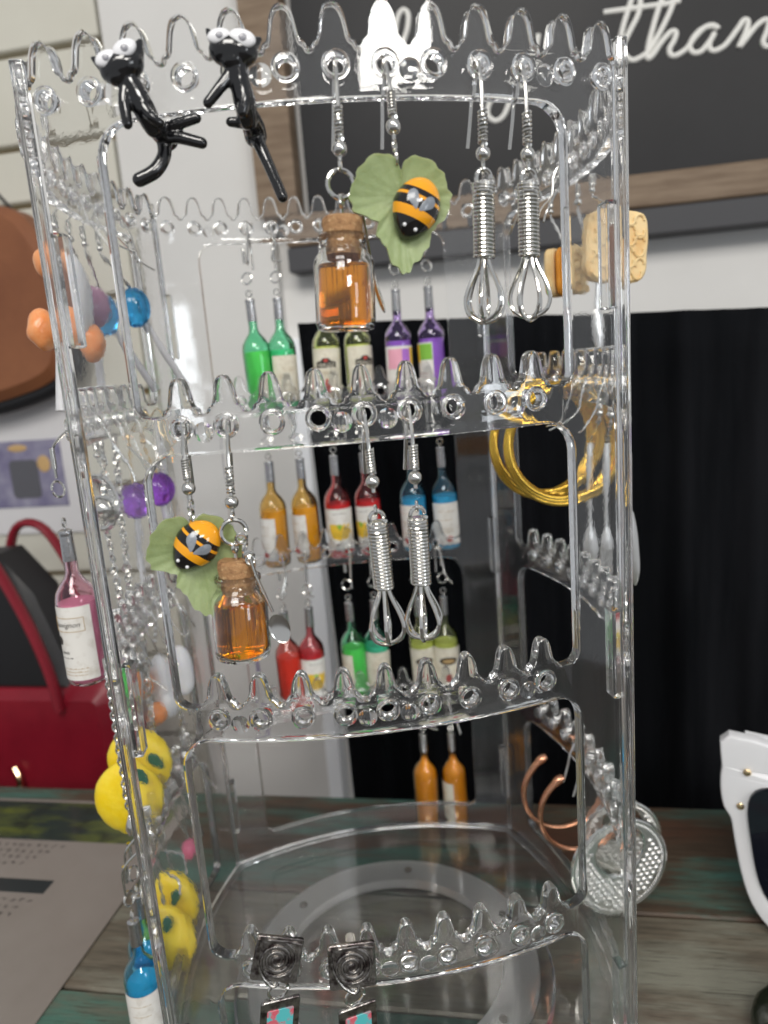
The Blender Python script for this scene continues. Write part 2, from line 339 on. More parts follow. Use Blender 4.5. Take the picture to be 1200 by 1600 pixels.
# lettered sign in a wooden frame
sign = setting('sign_board', 'black sign board with white script lettering in a brown wood frame', 'sign', 90, 186, 30)
part('panel', MB().box((20, 4, 150), (340, 6, 260), 0.5), BOARD, sign)
part('frame', MB().box((20, 0, 10.5), (372, 18, 21), 1.2), FRAMEW, sign)
part('frame', MB().box((-170, 0, 155), (29, 18.2, 268), 1.2), FRAMEW, sign)
part('frame', MB().box((208, 0, 155), (29, 18.2, 268), 1.2), FRAMEW, sign)
part('frame', MB().box((20, 0, 290), (372, 18, 21), 1.2), FRAMEW, sign)
ST = [[(146.9, 152.7), (155.9, 152.5), (164.7, 152.3), (175.5, 152.1), (185.2, 151.8), (193.8, 152.5)],
      [(159.6, 133.5), (163.6, 140.4), (168.1, 148.1), (169.6, 155.2), (168.2, 160.0), (165.3, 159.6), (161.8, 150.9), (158.7, 142.1), (157.4, 134.8), (159.5, 126.9), (163.9, 122.3), (169.4, 123.2), (174.4, 125.8)],
      [(174.4, 125.8), (181.3, 136.0), (187.1, 146.2), (190.0, 154.0), (189.0, 159.6), (185.2, 159.3), (181.3, 151.6), (177.4, 140.2), (174.4, 129.5), (173.8, 122.1), (177.3, 123.9), (182.2, 130.2), (188.1, 135.4), (191.2, 134.5), (190.0, 130.1), (187.3, 125.8), (188.1, 121.9), (192.0, 121.4), (197.8, 124.3)],
      [(197.8, 124.3), (202.6, 130.1), (208.3, 134.8), (213.1, 135.4), (216.4, 133.1), (213.1, 135.0), (207.4, 134.5), (202.1, 130.6), (199.5, 125.4), (201.7, 121.4), (206.5, 121.6), (211.7, 126.9), (214.5, 131.1), (211.7, 126.5), (211.3, 122.8), (214.2, 120.6), (219.9, 122.5), (223.6, 126.1)],
      [(223.6, 126.1), (228.3, 131.8), (231.5, 135.7), (234.0, 134.2), (232.6, 128.5), (228.9, 120.8), (233.1, 125.2), (238.6, 131.2), (243.7, 134.1), (246.0, 131.9), (244.8, 126.7), (243.0, 121.9), (245.0, 118.6), (249.1, 119.7), (254.6, 124.3)],
      [(8.9, 150.3), (11.5, 161.8), (13.9, 170.0), (17.6, 173.7), (20.9, 170.5), (19.9, 162.5), (16.0, 151.3), (19.7, 140.9), (26, 141), (32, 146)],
      [(105.6, 146.1), (103.2, 136.8), (96.1, 124.3), (87.2, 111.8), (81.6, 100.6), (75.4, 97.4), (70.5, 102.1), (72.6, 109.8), (79.7, 114.8), (91.8, 121.0), (106.7, 128.7)]]
for st in ST:
    part('letter_stroke', MB().tube([(p.x - 90, 0.8, p.y - 30) for p in spline([(a, b_, 0) for a, b_ in st], 5)], 1.75, 8), LETTER, sign)
gstrip = setting('wall_strip', 'dark grey strip under the framed sign', 'stripe', 90, 184, 12)  # plain dark grey strip set in the band below the frame
part('strip_front', MB().box((20, 4, 8.8), (372, 22, 17), 0.8), DARKSTRIP, gstrip)

# black curtain
cur = MB()
rnd = random.Random(5)
fold = [(rnd.uniform(0.9, 1.1), rnd.uniform(0, 6.28)) for _ in range(6)]
def cfn(u, v):
    s = -33 + 420 * u; z = (-33 - 13 * min(1.0, (s + 33) / 240)) * (1 - v) + -560 * v
    edge = 6 * v if u < 0.004 else 0
    y = 6.0 * math.sin(s / 7.3 + 1.5 * math.sin(s / 23)) * (0.35 + 0.65 * min(1, v * 3)) + 3 * math.sin(s / 17 + v * 1.4) + 1.2 * math.sin(s / 2.7 + 2 * v)
    return (s + 7 * v + edge, 40 + y, z)
cur.grid(cfn, 320, 24)
cu = part('cloth', cur, CURT); cu.modifiers.new('thick', 'SOLIDIFY').thickness = 0.0012
curt = setting('curtain', 'black pleated cloth curtain hanging behind the table', 'curtain')
cu.parent = curt
part('curtain_rail', MB().tube([(-26, 55, -44), (380, 55, -56)], 1.2, 8), BLACKL, curt)

# bags and card on the left
bag = setting('leather_bag', 'brown leather bag with a black rim hanging on the slatwall', 'bag', -299, 168, 16)
o = spline([(-60, 50), (-20, 58), (14, 62), (36, 46), (52, 8), (50, -36), (36, -64), (-10, -78), (-60, -84)], 5)
part('body', MB().prism([(p.x, p.y) for p in [Vector((a.x, a.y)) for a in [Vector((q[0], q[1], 0)) for q in [(v.x, v.y) for v in [Vector((p[0], p[1], 0)) for p in o]]]]], -16, 16, 7, M=Matrix.Rotation(R(90), 4, 'X')), BROWNL, bag)
part('seam', MB().tube([(p[0] * 0.86, -14.5, p[1] * 0.86) for p in o], 1.3, 6), mat('dark_brown_stitching', (0.12, 0.045, 0.02), 0.6), bag)
part('rim', MB().tube([(p[0], 0, p[1] - 2) for p in o[25:]], 7.5, 10), BLACKL, bag)
part('strap', MB().tube([(18, -2, 60), (6, -4, 76), (-10, -6, 96), (-24, -4, 150), (-30, 20, 210)], 2.4, 8, flat=0.5), BLACKL, bag)
rb = setting('red_bag', 'red bag with a black centre panel and red handles behind the table edge', 'bag', -262, 66, -292)
part('body', MB().prism(rrect(-92, -160, 78, 45, 14), -24, 24, 10, M=Matrix.Rotation(R(90), 4, 'X')), REDL, rb)
part('centre_panel', MB().prism([(-50, 36), (54, 36), (42, 60), (28, 105), (6, 132), (-30, 130)], -22, 20, 8, M=Matrix.Rotation(R(90), 4, 'X')), BLACKL, rb)
for dx, yy in ((0, -27), (10, 24)):
    part('handle', MB().tube(spline([(44 + dx, yy, 30), (40 + dx, yy, 60), (28 + dx, yy, 100), (8 + dx, yy, 140), (-14 + dx, yy, 142), (-26 + dx, yy, 110), (-34 + dx, yy, 60), (-36 + dx, yy, 30)], 5), 4.2, 10, flat=0.7), REDL, rb)
part('clasp', MB().tube(spline([(2, -27, -12), (6, -29, -22), (2, -30, -32), (10, -29, -38)], 4), 2.2, 8), PALEGOLD, rb)
cd = setting('card', 'white card with a purple printed picture on the slatwall', 'card', -316, 186, -124)
part('backing', MB().box((0, 0, 8), (86, 1.2, 118), 0.3), CARDW, cd)
part('picture', MB().box((-6, -1, 0), (70, 0.8, 56), 0.2), CARDP, cd)
part('printed_item', MB().prism(rrect(-14, -20, 12, 12, 4), -0.3, 0.3, 0.1, M=Matrix.Translation((-6, -1.8, 0)) @ Matrix.Rotation(R(90), 4, 'X')), CARDG, cd)
part('printed_spot', MB().ball((12, -1.6, 8), (6, 0.4, 7)).ball((-10, -1.6, 22), (9, 0.4, 3)), mat('tan_card_print', (0.55, 0.36, 0.16), 0.5), cd)

# printed sheet on the table
sh = setting('printed_sheet', 'laminated printed sheet with a dark photo strip lying on the table', 'paper', -220, -90, -292)
part('sheet', MB().prism(rrect(-130, -120, 114, 76, 3), 0.2, 0.9, 0.1), SHEET, sh)
part('photo_strip', MB().box((-8, 57, 0.95), (230, 33, 0.06), 0.01), SHEETPH, sh)
part('dark_bar', MB().box((-30, 7, 0.95), (204, 9, 0.06), 0.01), SHEETBAR, sh)
rnd = random.Random(11)
tx = MB()
for rows, s1 in (((36, 31.5, 27, 22.5), 62), ((-2, -6.5, -11, -15.5, -20), 72)):
    for j, y in enumerate(rows):
        x = -120
        while x < s1 - j * 4:
            for q in range(4):
                tx.box((x + rnd.uniform(-1, 1), y + rnd.uniform(-.9, .9), 0.96), (rnd.uniform(0.5, 2.2), rnd.uniform(0.3, 0.8), 0.05), 0.01, M=Matrix.Rotation(R(rnd.choice((0, 90, 0, 40))), 4, 'Z'))
            x += 4.6
part('small_print', tx, SHEETTX, sh, kind='stuff')

# ================================================================== the acrylic stand
HW = 65.0; BUL = 14.6; ROW = 70.0; T = 3.2
def bul(x): return max(0.0, BUL * (1 - (x / HW) ** 2))
TOOTH = [(-5, -0.55), (-4.2, -0.25), (-3.7, 0.75), (-3.05, 1.15), (-2.55, 2.1), (-2.2, 3.8), (-1.75, 5.8), (-1.0, 7.25), (0, 7.7), (1.0, 7.25), (1.75, 5.8), (2.2, 3.8), (2.55, 2.1), (3.05, 1.15), (3.7, 0.75), (4.2, -0.25), (5, -0.55)]
TOOTH = [(p.x, p.y) for p in spline([(a, b_, 0) for a, b_ in TOOTH], 4)]
def tooth_top(xs, x0, x1, base):
    """upper edge running from x0 to x1 with a tooth over every x in xs"""
    o = [(x0, base)] if x0 < xs[0] - 5.05 else []
    for x in xs: o += [(x + a, base + b_) for a, b_ in TOOTH[(0 if not o or x == xs[0] else 1):]]
    return o + ([(x1, base)] if x1 > xs[-1] + 5.05 else [])
def panel_mesh():
    cu = bpy.data.curves.new('panel', 'CURVE'); cu.dimensions = '2D'; cu.fill_mode = 'BOTH'; cu.extrude = T / 2 - 0.55; cu.bevel_depth = 0.55; cu.bevel_resolution = 2; cu.offset = -0.55
    def sp(P):
        s = cu.splines.new('POLY'); s.points.add(len(P) - 1); s.use_cyclic_u = True
        for q, p in zip(s.points, P): q.co = (p[0], p[1], 0, 1)
    X = 64.2
    sp([(-X, -280), (X, -280)] + [(X, 5.5)] + tooth_top([10 * i for i in range(-6, 7)], -63.9, 63.9, 3.3)[::-1] + [(-X, 5.5)])
    for k in range(4):
        top = -70 * k - 6.2; r = 7; a = [(50 - r + r * math.sin(R(90 * i / 6)), top - r + r * math.cos(R(90 * i / 6))) for i in range(7)]
        if k < 3: bot = tooth_top([10 * i for i in range(-4, 5)], -45.0, 45.0, -70 * (k + 1) + 3.3); bz = bot[0][1]; ex = [(47.0 + 3.0 * math.sin(R(10 * t)), bz + 3.0 - 3.0 * math.cos(R(10 * t))) for t in range(10)]; bot = [(-x, z) for x, z in ex[::-1]] + bot + ex
        else: bot = [(-50 + 4 - 4 * math.cos(R(15 * i)), -270 + 4 - 4 * math.sin(R(15 * i))) for i in range(7)] + [(50 - 4 + 4 * math.sin(R(15 * i)), -270 + 4 - 4 * math.cos(R(15 * i))) for i in range(7)]
        sp([(-x, z) for x, z in a[::-1]] + a + bot[::-1])
    for k in range(4):
        for i in (range(-6, 7) if k == 0 else range(-4, 5)):
            sp([(10 * i + 1.75 * math.cos(R(22.5 * j)), -70 * k + 1.75 * math.sin(R(22.5 * j))) for j in range(16)])
    o = bpy.data.objects.new('panel', cu); C.objects.link(o); bpy.context.view_layer.update()
    ev = o.evaluated_get(bpy.context.evaluated_depsgraph_get()); me = bpy.data.meshes.new_from_object(ev)
    bpy.data.objects.remove(o); bpy.data.curves.remove(cu)
    bm = bmesh.new(); bm.from_mesh(me)
    bmesh.ops.remove_doubles(bm, verts=bm.verts, dist=1e-4)
    for i in range(-26, 27):
        x = i * 2.5 + 0.013
        bmesh.ops.bisect_plane(bm, geom=bm.verts[:] + bm.edges[:] + bm.faces[:], plane_co=(x, 0, 0), plane_no=(1, 0, 0), dist=1e-5)
    for z in [q - 70 * k + 0.017 for k in range(4) for q in (13.5, 11.6, -6.7, -8.5, -14, -24, -34, -44)] + [-232, -250, -262]:
        bmesh.ops.bisect_plane(bm, geom=bm.verts[:] + bm.edges[:] + bm.faces[:], plane_co=(0, z, 0), plane_no=(0, 1, 0), dist=1e-5)
    for v in bm.verts:                       # (x, z, thickness) -> bowed plate, outward is -Y
        x, z, t = v.co
        sl = 2 * BUL * x / HW ** 2; nl = math.hypot(1, sl)
        v.co = ((x + (-t) * -sl / nl * 1.0) * MM, (-(bul(x)) - t / nl) * MM, z * MM)
    bmesh.ops.recalc_face_normals(bm, faces=bm.faces)
    for ed in bm.edges:                      # soft moulded rims on the toothed rails, crisp arrises on the plain sides
        c = (ed.verts[0].co + ed.verts[1].co) / (2 * MM); k = min(range(4), key=lambda q: abs(c.z + 70 * q - 2)); rail = -6.6 < c.z + 70 * k < 11.5 and abs(c.x) < (62 if k == 0 else 47)
        if len(ed.link_faces) == 2: ed.smooth = ed.calc_face_angle(0) < R(22 if rail else 9)
    bm.to_mesh(me); bm.free()
    me.polygons.foreach_set('use_smooth', [True] * len(me.polygons))
    me.materials.clear(); me.materials.append(ACRYL)
    return me
stand = thing('earring_stand', 'tall clear acrylic four-sided earring stand on the wooden table', 'earring stand', (0, 0, -292))
PM = panel_mesh()
def on_panel(x, out, z):
    sl = 2 * BUL * x / HW ** 2; nl = math.hypot(1, sl); return (x + sl * -out / nl * -1.0, -bul(x) - out / nl, z), math.atan(sl)
def eyelet(): return MB().lathe([(1.78, -0.1), (1.95, 0.42), (2.35, 0.6), (2.75, 0.42), (2.95, -0.1)], 20, closed=True)
def mould_mark(): return MB().lathe([(0, 0.62), (1.0, 0.55), (1.8, 0.32), (2.3, 0.02), (2.3, -0.1), (0, -0.1)], 18)
for q in range(4):
    o = bpy.data.objects.new('panel', PM); C.objects.link(o); o.parent = stand; a = q * PI / 2
    o.location = Vector((65 * math.sin(a), -65 * math.cos(a), 292)) * MM; o.rotation_euler = (0, 0, a)
    for k in range(4):
        for i in (range(-6, 7) if k == 0 else range(-4, 5)):
            p, a = on_panel(10 * i, T / 2 + 0.12, -70 * k); part('eyelet', eyelet, ACRYL, o, 'eyelet', p, (PI / 2, 0, a))
        for i in ((-3.5, -0.5, 0.5, 3.5) if k else (-4.5, -1.5, 1.5, 4.5)):
            p, a = on_panel(10 * i, T / 2 + 0.12, -70 * k - 1.2); part('moulding_mark', mould_mark, ACRYL, o, 'mark', p, (PI / 2, 0, a))
def post():
    mb = MB().prism(rrect(-1.55, -1.55, 1.55, 1.55, 0.5, 3), -279.8, 8.8, 0.3)
    return mb
def clip():
    return MB().box((0, 0, 0), (2.6, 4.6, 25), 0.5)
for sx in (-1, 1):
    for sy in (-1, 1):
        p = part('corner_post', post, ACRYLP, stand, 'post', (sx * 65.8, sy * 65.8, 292), (0, 0, 0))
        for z in (-38, -140, -249):
            part('clip', clip, ACRYLP, p, 'clip', (-sx * 3.2, -sy * 3.4, z))
def plan(k=1.0, d=0.0):
    o = []
    for q in range(4):
        a = q * PI / 2
        for i in range(17):
            x = -65 + 130 * i / 17; y = -(65 + bul(x) + d); o.append((k * (x * math.cos(a) - y * math.sin(a)), k * (x * math.sin(a) + y * math.cos(a))))
    return o
part('base_plate', MB().prism(plan(1.0, 1.5), 8.8, 11.6, 0.5), ACRYL, stand)
part('base_lip', lambda: MB().tube([(x, y, 12.4) for x, y in plan(0.955)], 0.8, 8, closed=True), ACRYL, stand)
part('turntable_ring', MB().lathe([(42, 5.2), (42.5, 8.4), (55, 8.4), (55.6, 5.2), (55.0, 4.2), (42.5, 4.2)], 72, closed=True), FROST, stand)
part('foot_plate', MB().lathe([(0, 0.05), (60, 0.05), (61, 0.8), (61, 2.6), (60, 3.4), (0, 3.4)], 72), ACRYL, stand)
for a in (15, 75, 135, 195, 255, 315):
    part('screw', lambda: MB().lathe([(0, 0), (1.7, 0), (1.6, 0.5), (0, 0.7)], 12), mat('dark_screw', (0.26, 0.25, 0.23), 0.4, 0.6), stand, 'screw', (48.5 * math.cos(R(a)), 48.5 * math.sin(R(a)), 8.55))

# ================================================================== earrings
SIDE = {'front': 0.0, 'right': PI / 2, 'back': PI, 'left': -PI / 2}
class Ear:
    """an earring hung through a hole: local -Y points outward from the panel, local origin is the hole"""
    def __init__(s, name, label, cat, side, x, row, group=None, roll=0.0, dz=0.0):
        rz = SIDE[side]; xl = {'front': x, 'right': x, 'back': -x, 'left': -x}[side]
        s.rz = rz; v = Matrix.Rotation(rz, 3, 'Z') @ Vector((xl, -(65 + bul(xl)), 0)); s.pos = Vector((v.x, v.y, -70 * row + dz))
        s.root = thing(name, label, cat, s.pos, (0, 0, rz), group)
        if name == 'wine_bottle_earring' and side == 'back': s.root.rotation_euler[1] = R(((x * 7 + row * 31) % 13 - 6) * 0.28)
    def w(s, x, y, z): return Matrix.Rotation(-s.rz, 3, 'Z') @ (Vector((x, y, z)) - s.pos)
    def part(s, name, mb, mats, key=None, loc=(0, 0, 0), rot=None, parent=None, **k): return part(name, mb, mats, parent or s.root, key, loc, rot, **k)

def hook(e, out=4.0, drop=17.0, bead=1.55, metal=STEEL, coil=True, tail=14, key='', jit=0, dx=0.0, cr=0.95, wr=0.42):
    """french wire: loop below, bead, coil, wire over the rim of the hole, tail hanging inside"""
    k = f'hook{out}{drop}{bead}{metal.name}{coil}{tail}{key}{dx}'
    pts = spline([(dx, -out, -drop - 2.4), (dx, -out, -drop), (dx * .8, -out, -drop * .6), (dx * .5, -out * .86, -4.5), (dx * .1, -out * 0.45, -0.6), (0, -0.6, 0.9), (0, 1.4, 0.5), (-0.3, 3.2, -3), (-0.5, 4.6, -tail * .6), (-0.8, 6.4, -tail)], 5)
    if jit:
        rj = random.Random(jit); pts = pts[:-10] + spline([pts[-11], pts[-11] + Vector((rj.uniform(-.8, .8), rj.uniform(.6, 2.2), -rj.uniform(3, 6))), pts[-11] + Vector((rj.uniform(-2.5, 2.5), rj.uniform(3, 7), -rj.uniform(7, 13))), pts[-11] + Vector((rj.uniform(-3.5, 3.5), rj.uniform(5, 11), -rj.uniform(10, 17)))], 4)
        k += str(jit)
    h = e.part('hook', lambda: MB().tube(pts, wr, 8), metal, k)
    if bead: e.part('bead', lambda: MB().ball((0, 0, 0), bead, 16, 10), metal, f'bead{bead}{metal.name}', (dx, -out, -drop), parent=h)
    if coil:
        def cb():
            n = 8; L = drop * 0.36; P = [(dx + cr * .72 * math.cos(t * 2 * PI / 10), -out + cr * .72 * math.sin(t * 2 * PI / 10), -drop + bead + 0.3 + L * t / (n * 10)) for t in range(n * 10 + 1)]
            return MB().tube(P, 0.33, 6)
        e.part('coil', cb, metal, k + 'c', parent=h)
    return h
def ring(e, name, c, r, wire, yaw=0.0, tilt=0.0, metal=STEEL, parent=None):
    return e.part(name, lambda: MB().tube(arc((0, 0, 0), r, 0, 345, 26), wire, 8), metal, f'ring{r}{wire}{metal.name}', c, (tilt, 0, yaw), parent=parent)

# --- mini wine bottles
GL = {}
def norm(c, k): m_ = max(c); f = 1 - k + k * 0.97 / m_; return tuple(min(0.97, x * f) for x in c)
def liquid(name, c, tr=0.62): return mat('liquid_' + name, tuple(x ** 0.58 for x in norm(c, 0.8)), 0.06, trans=tr * 0.25, ior=1.36)
def tint(name, c): return mat('tinted_resin_' + name, tuple(x * 0.66 + 0.33 for x in norm(c, 0.8)), 0.015, trans=1.0, ior=1.46)
def cyl_label(e, r, az, half, z0, z1, m_, key, off=(0, 0)):
    mb = MB(); a = az
    mb.grid(lambda u, v: (off[0] + r * math.cos(a + half * (2 * u - 1)), off[1] + r * math.sin(a + half * (2 * u - 1)), z0 + (z1 - z0) * v), 36, 2)
    return e.part('label', mb, m_)
def on_label(mbs, r, az, off):
    return lambda x, y: (off[0] + r * math.cos(az + x / r), off[1] + r * math.sin(az + x / r), y)
def patch_print(e, lab, shape, r, az, off, m_, name='print'):
    """flat shape (polygon in label coordinates) laid on the cylinder"""
    f = on_label(None, r, az, off); mb = MB(); n = len(shape); c_ = (sum(p[0] for p in shape) / n, sum(p[1] for p in shape) / n); K_ = 6; fs = []
    vs = [f(*c_)] + [f(c_[0] + (p[0] + (q[0] - p[0]) * t / 4 - c_[0]) * k / K_, c_[1] + (p[1] + (q[1] - p[1]) * t / 4 - c_[1]) * k / K_) for k in range(1, K_ + 1) for p, q in zip(shape, shape[1:] + shape[:1]) for t in range(4)]
    W = 4 * n
    for i in range(W):
        i2 = (i + 1) % W; fs.append((0, 1 + i, 1 + i2))
        for k in range(K_ - 1): fs.append((1 + k * W + i, 1 + (k + 1) * W + i, 1 + (k + 1) * W + i2, 1 + k * W + i2))
    mb.add(vs, fs)
    return e.part(name, mb, m_, parent=lab)
def text_print(e, lab, txt, size, z, r, az, off, m_, shear=0.0, dx=0.0):
    f = on_label(None, r, az, off); return e.part('lettering', text_mb(txt, size, lambda x, y: f(x + dx, y + z), 0, shear), m_, parent=lab, smooth=0)
def ell(cx, cz, a, b, n=16): return [(cx + a * math.cos(2 * PI * i / n), cz + b * math.sin(2 * PI * i / n)) for i in range(n)]
def lines(e, lab, rows, wd, r, az, off, m_, seed=1):
    rnd = random.Random(seed); f = on_label(None, r, az, off); mb = MB()
    for z in rows:
        x = -wd
        while x < wd:
            l = rnd.uniform(0.25, 0.8); h = rnd.uniform(0.12, 0.3); mb.add([f(x, z), f(x + l, z), f(x + l, z + h), f(x, z + h)], [(0, 1, 2, 3)]); x += l + rnd.uniform(0.08, 0.3)
    return e.part('fine_print', mb, m_, parent=lab)

def bottle(colname, tcol, lcol, label, side, x, row, cx, out=8.4, world_az=None, style=None, group='wine bottle earrings', top=-27.2, fill=-49.2, tr=0.62, hk='loop', scale=1.0, roll=0.0):
    e = Ear('wine_bottle_earring', label, 'earring', side, x, row, group)
    c = e.w(cx, 0, 0).x if side in ('front', 'back') else e.w(0, cx, 0).x
    ox, oy = c, -out
    # hook with straight sleeve, jump ring and eye pin
    h = hook(e, out, 13.0, 0, STEEL, False, 12, 'b', ox)
    e.part('sleeve', lambda: MB().tube([(0, 0, -6.5), (0, 0, -12.5)], 0.75, 10), STEEL, 'sleeve', (ox, oy, 0), parent=h)
    ring(e, 'jump_ring', (ox, oy, -18.6), 2.35, 0.36, R(20 if cx > 0 else -25), 0.2, CHROME)
    e.part('eye_pin', lambda: MB().tube(arc((0, 0, 1.4), 1.25, -80, 260, 16) + [Vector((0, 0, 0)), Vector((0, 0, -1.5))], 0.32, 7), CHROME, 'eyepin', (ox, oy, top + 1.0))
    off = (0, 0)
    b_ = e.part('bottle', lambda: MB().lathe([(1.75, -8.6), (1.95, -9.2), (1.95, -12.4), (2.5, -14.2), (4.4, -16.6), (5.6, -18.7), (6.05, -21), (6.1, -24), (6.1, -45.4), (5.7, -46.9), (4.6, -47.6), (2.0, -47.2), (0, -46.8),
                                               (0, -46.2), (2.0, -46.5), (4.5, -46.8), (5.2, -46.3), (5.5, -45.2), (5.5, -24), (5.4, -21), (5.0, -19), (3.9, -17.2), (2.0, -14.6), (1.3, -12.6), (1.25, -8.6)], 32, closed=True), tint(colname, tcol), 'glass' + colname, (ox, oy, top))
    fz = fill - top
    e.part('liquid', lambda: MB().lathe([(0, fz), (5.38, fz), (5.42, fz - 0.4), (5.42, -45.0), (5.1, -46.1), (4.4, -46.65), (2.0, -46.4), (0, -46.1)] if fz < -21 else [(0, fz), (1.2, fz), (1.25, -12.6), (1.95, -14.7), (3.85, -17.3), (4.95, -19.1), (5.35, -21.1), (5.42, -24), (5.42, -45.0), (5.1, -46.1), (4.4, -46.65), (2.0, -46.4), (0, -46.1)], 32), liquid(colname, lcol, tr), f'liq{colname}{fz}', (0, 0, 0), parent=b_)
    e.part('cap', lambda: MB().lathe([(0, 0.3), (1.4, 0.3), (2.0, -0.1), (2.12, -0.8), (1.98, -1.2), (1.95, -2.0), (2.05, -8.8), (2.0, -9.2), (1.5, -9.2)], 24), mat('cap_silver', (0.56, 0.56, 0.57), 0.24, 1.0, bump=(800, 0.2)), 'cap', (ox, oy, top))
    if style:
        az = world_az - e.rz; o2 = (ox, oy); r = 6.17; pr = 6.25
        z = lambda t: top + t
        if style == 'plain':
            lab = cyl_label(e, r, az, R(70), z(-44), z(-24.5), PAPER, None, o2); lines(e, lab, (z(-41), z(-39.5), z(-31), z(-29.8)), 3.2, pr, az, o2, INKGOLD, 3)
        elif style == 'merlot':
            lab = cyl_label(e, r, az, R(78), z(-45.2), z(-22.8), PAPER, None, o2)
            patch_print(e, lab, [(-4.6, z(-31.2)), (4.6, z(-31.2)), (4.6, z(-28.6)), (2.4, z(-28.2)), (1.2, z(-27.0)), (-1.2, z(-27.0)), (-2.4, z(-28.2)), (-4.6, z(-28.6))], pr, az, o2, INK, 'banner')
            patch_print(e, lab, ell(0, z(-28.0), 1.0, 0.7), pr + .05, az, o2, INKRED)
            text_print(e, lab, 'MERLOT', 2.1, z(-30.7), pr + 0.06, az, o2, PAPER)
            patch_print(e, lab, [(-1.3, z(-41.5)), (1.2, z(-41.7)), (1.6, z(-39.4)), (0.7, z(-36.6)), (0.1, z(-35.4)), (-0.5, z(-36.8)), (-1.2, z(-38.6))], pr, az, o2, INKRED); lines(e, lab, (z(-33.4), z(-44)), 2.5, pr, az, o2, INKGOLD, 5)
        elif style == 'purple':
            lab = cyl_label(e, r, az, R(68), z(-46), z(-24.2), PAPERW, None, o2)
            patch_print(e, lab, [(-5.5, z(-34)), (1.2, z(-34)), (1.2, z(-25.5)), (-5.5, z(-25.5))], pr, az, o2, INKPINK); patch_print(e, lab, [(1.2, z(-34)), (5.0, z(-34)), (5.0, z(-25.5)), (1.2, z(-25.5))], pr, az, o2, INKPURP)
            patch_print(e, lab, [(5.0, z(-35)), (7.0, z(-35)), (7.0, z(-25)), (5.0, z(-25))], pr, az, o2, INKYEL); lines(e, lab, (z(-41), z(-42.2)), 3, pr, az, o2, INKRED, 8)
        elif style == 'purplegreen':
            lab = cyl_label(e, r, az, R(52), z(-45), z(-23.6), PAPERW, None, o2)
            patch_print(e, lab, [(-1, z(-31)), (5.3, z(-31)), (5.3, z(-24.2)), (-1, z(-24.2))], pr, az, o2, INKGREEN); patch_print(e, lab, [(-5.4, z(-32)), (-1, z(-32)), (-1, z(-24.2)), (-5.4, z(-24.2))], pr, az, o2, INKYEL); lines(e, lab, (z(-37), z(-38.4)), 3, pr, az, o2, INKRED, 9)
        elif style == 'yellowcrest':
            lab = cyl_label(e, r, az, R(76), z(-43), z(-24), PAPERW, None, o2)
            patch_print(e, lab, [(-4.8, z(-31)), (4.8, z(-31)), (4.9, z(-34)), (3.6, z(-37.6)), (0, z(-38.6)), (-3.6, z(-37.6)), (-4.9, z(-34))], pr, az, o2, INKYEL)
            patch_print(e, lab, [(0, z(-34)), (1.5, z(-31.4)), (0.5, z(-32)), (0, z(-30.7)), (-0.6, z(-32)), (-1.6, z(-31.2))], pr + .05, az, o2, INKGREEN); lines(e, lab, (z(-35.6), z(-36.8), z(-40.5), z(-26.4)), 3, pr + 0.05, az, o2, INK, 10)
        elif style == 'white':
            lab = cyl_label(e, r, az, R(66), z(-44.2), z(-25), PAPERW, None, o2); lines(e, lab, (z(-29), z(-33), z(-37), z(-38.4)), 3.4, pr, az, o2, INKGOLD, 12); patch_print(e, lab, ell(1.2, z(-41.6), 1.7, 1.3), pr, az, o2, INKRED)
        elif style == 'band':
            lab = cyl_label(e, r, az, R(74), z(-44), z(-24), PAPER, None, o2); patch_print(e, lab, ell(0, z(-30.5), 4.4, 1.9), pr, az, o2, INK); patch_print(e, lab, ell(0, z(-30.5), 3.0, 1.0), pr + .05, az, o2, INKGOLD); patch_print(e, lab, ell(0, z(-38.5), 1.6, 2.0), pr, az, o2, INKRED)
        elif style == 'sauvignon':
            lab = cyl_label(e, r, az, R(72), z(-45), z(-22), PAPERW, None, o2)
            text_print(e, lab, 'Sauvignon', 2.25, z(-28.2), pr, az, o2, INK, 0.35, -0.4)
            fr = [(-5.4, z(-29.6)), (5.4, z(-29.6)), (5.4, z(-25.4)), (-5.4, z(-25.4))]
            f = on_label(None, pr, az, o2)
            for i in range(4):
                a, b2 = fr[i], fr[(i + 1) % 4]; e.part('border_line', MB().tube([f(a[0] + (b2[0] - a[0]) * t / 8, a[1] + (b2[1] - a[1]) * t / 8) for t in range(9)], 0.09, 4), INKGOLD, parent=lab)
            patch_print(e, lab, ell(-3.6, z(-32.6), 1.3, 1.5, 9), pr, az, o2, INK); text_print(e, lab, 'Labels', 1.5, z(-36.6), pr, az, o2, INK, 0.35, -2.2)
            lines(e, lab, (z(-38),), 2.2, pr, az + -0.25, o2, INK, 2); lines(e, lab, (z(-41.4), z(-42.4), z(-43.4)), 4.2, pr, az, o2, INKGOLD, 4)
    return e
CAMAZ = R(-92)
Gk = (0.10, 0.52, 0.30)
bk = 'wine bottle earrings on the back panel'
bottle('bright_green', (0.12, 0.62, 0.36), (0.30, 0.90, 0.10), 'bright green wine bottle earring, label out of sight, leftmost in the top back row', 'back', -30, 0, -33.2, group=bk, tr=0.35)
bottle('deep_green', (0.14, 0.60, 0.36), (0.05, 0.38, 0.18), 'green wine bottle earring with plain cream label in the top back row', 'back', -20, 0, -20.4, world_az=CAMAZ + 0.5, style='plain', group=bk)
bottle('olive', (0.72, 0.78, 0.36), (0.52, 0.56, 0.12), 'olive green bottle earring with a dark banner label, directly under the upper honey jar', 'back', 0, 0, -0.2, world_az=CAMAZ - 0.1, style='merlot', group=bk)
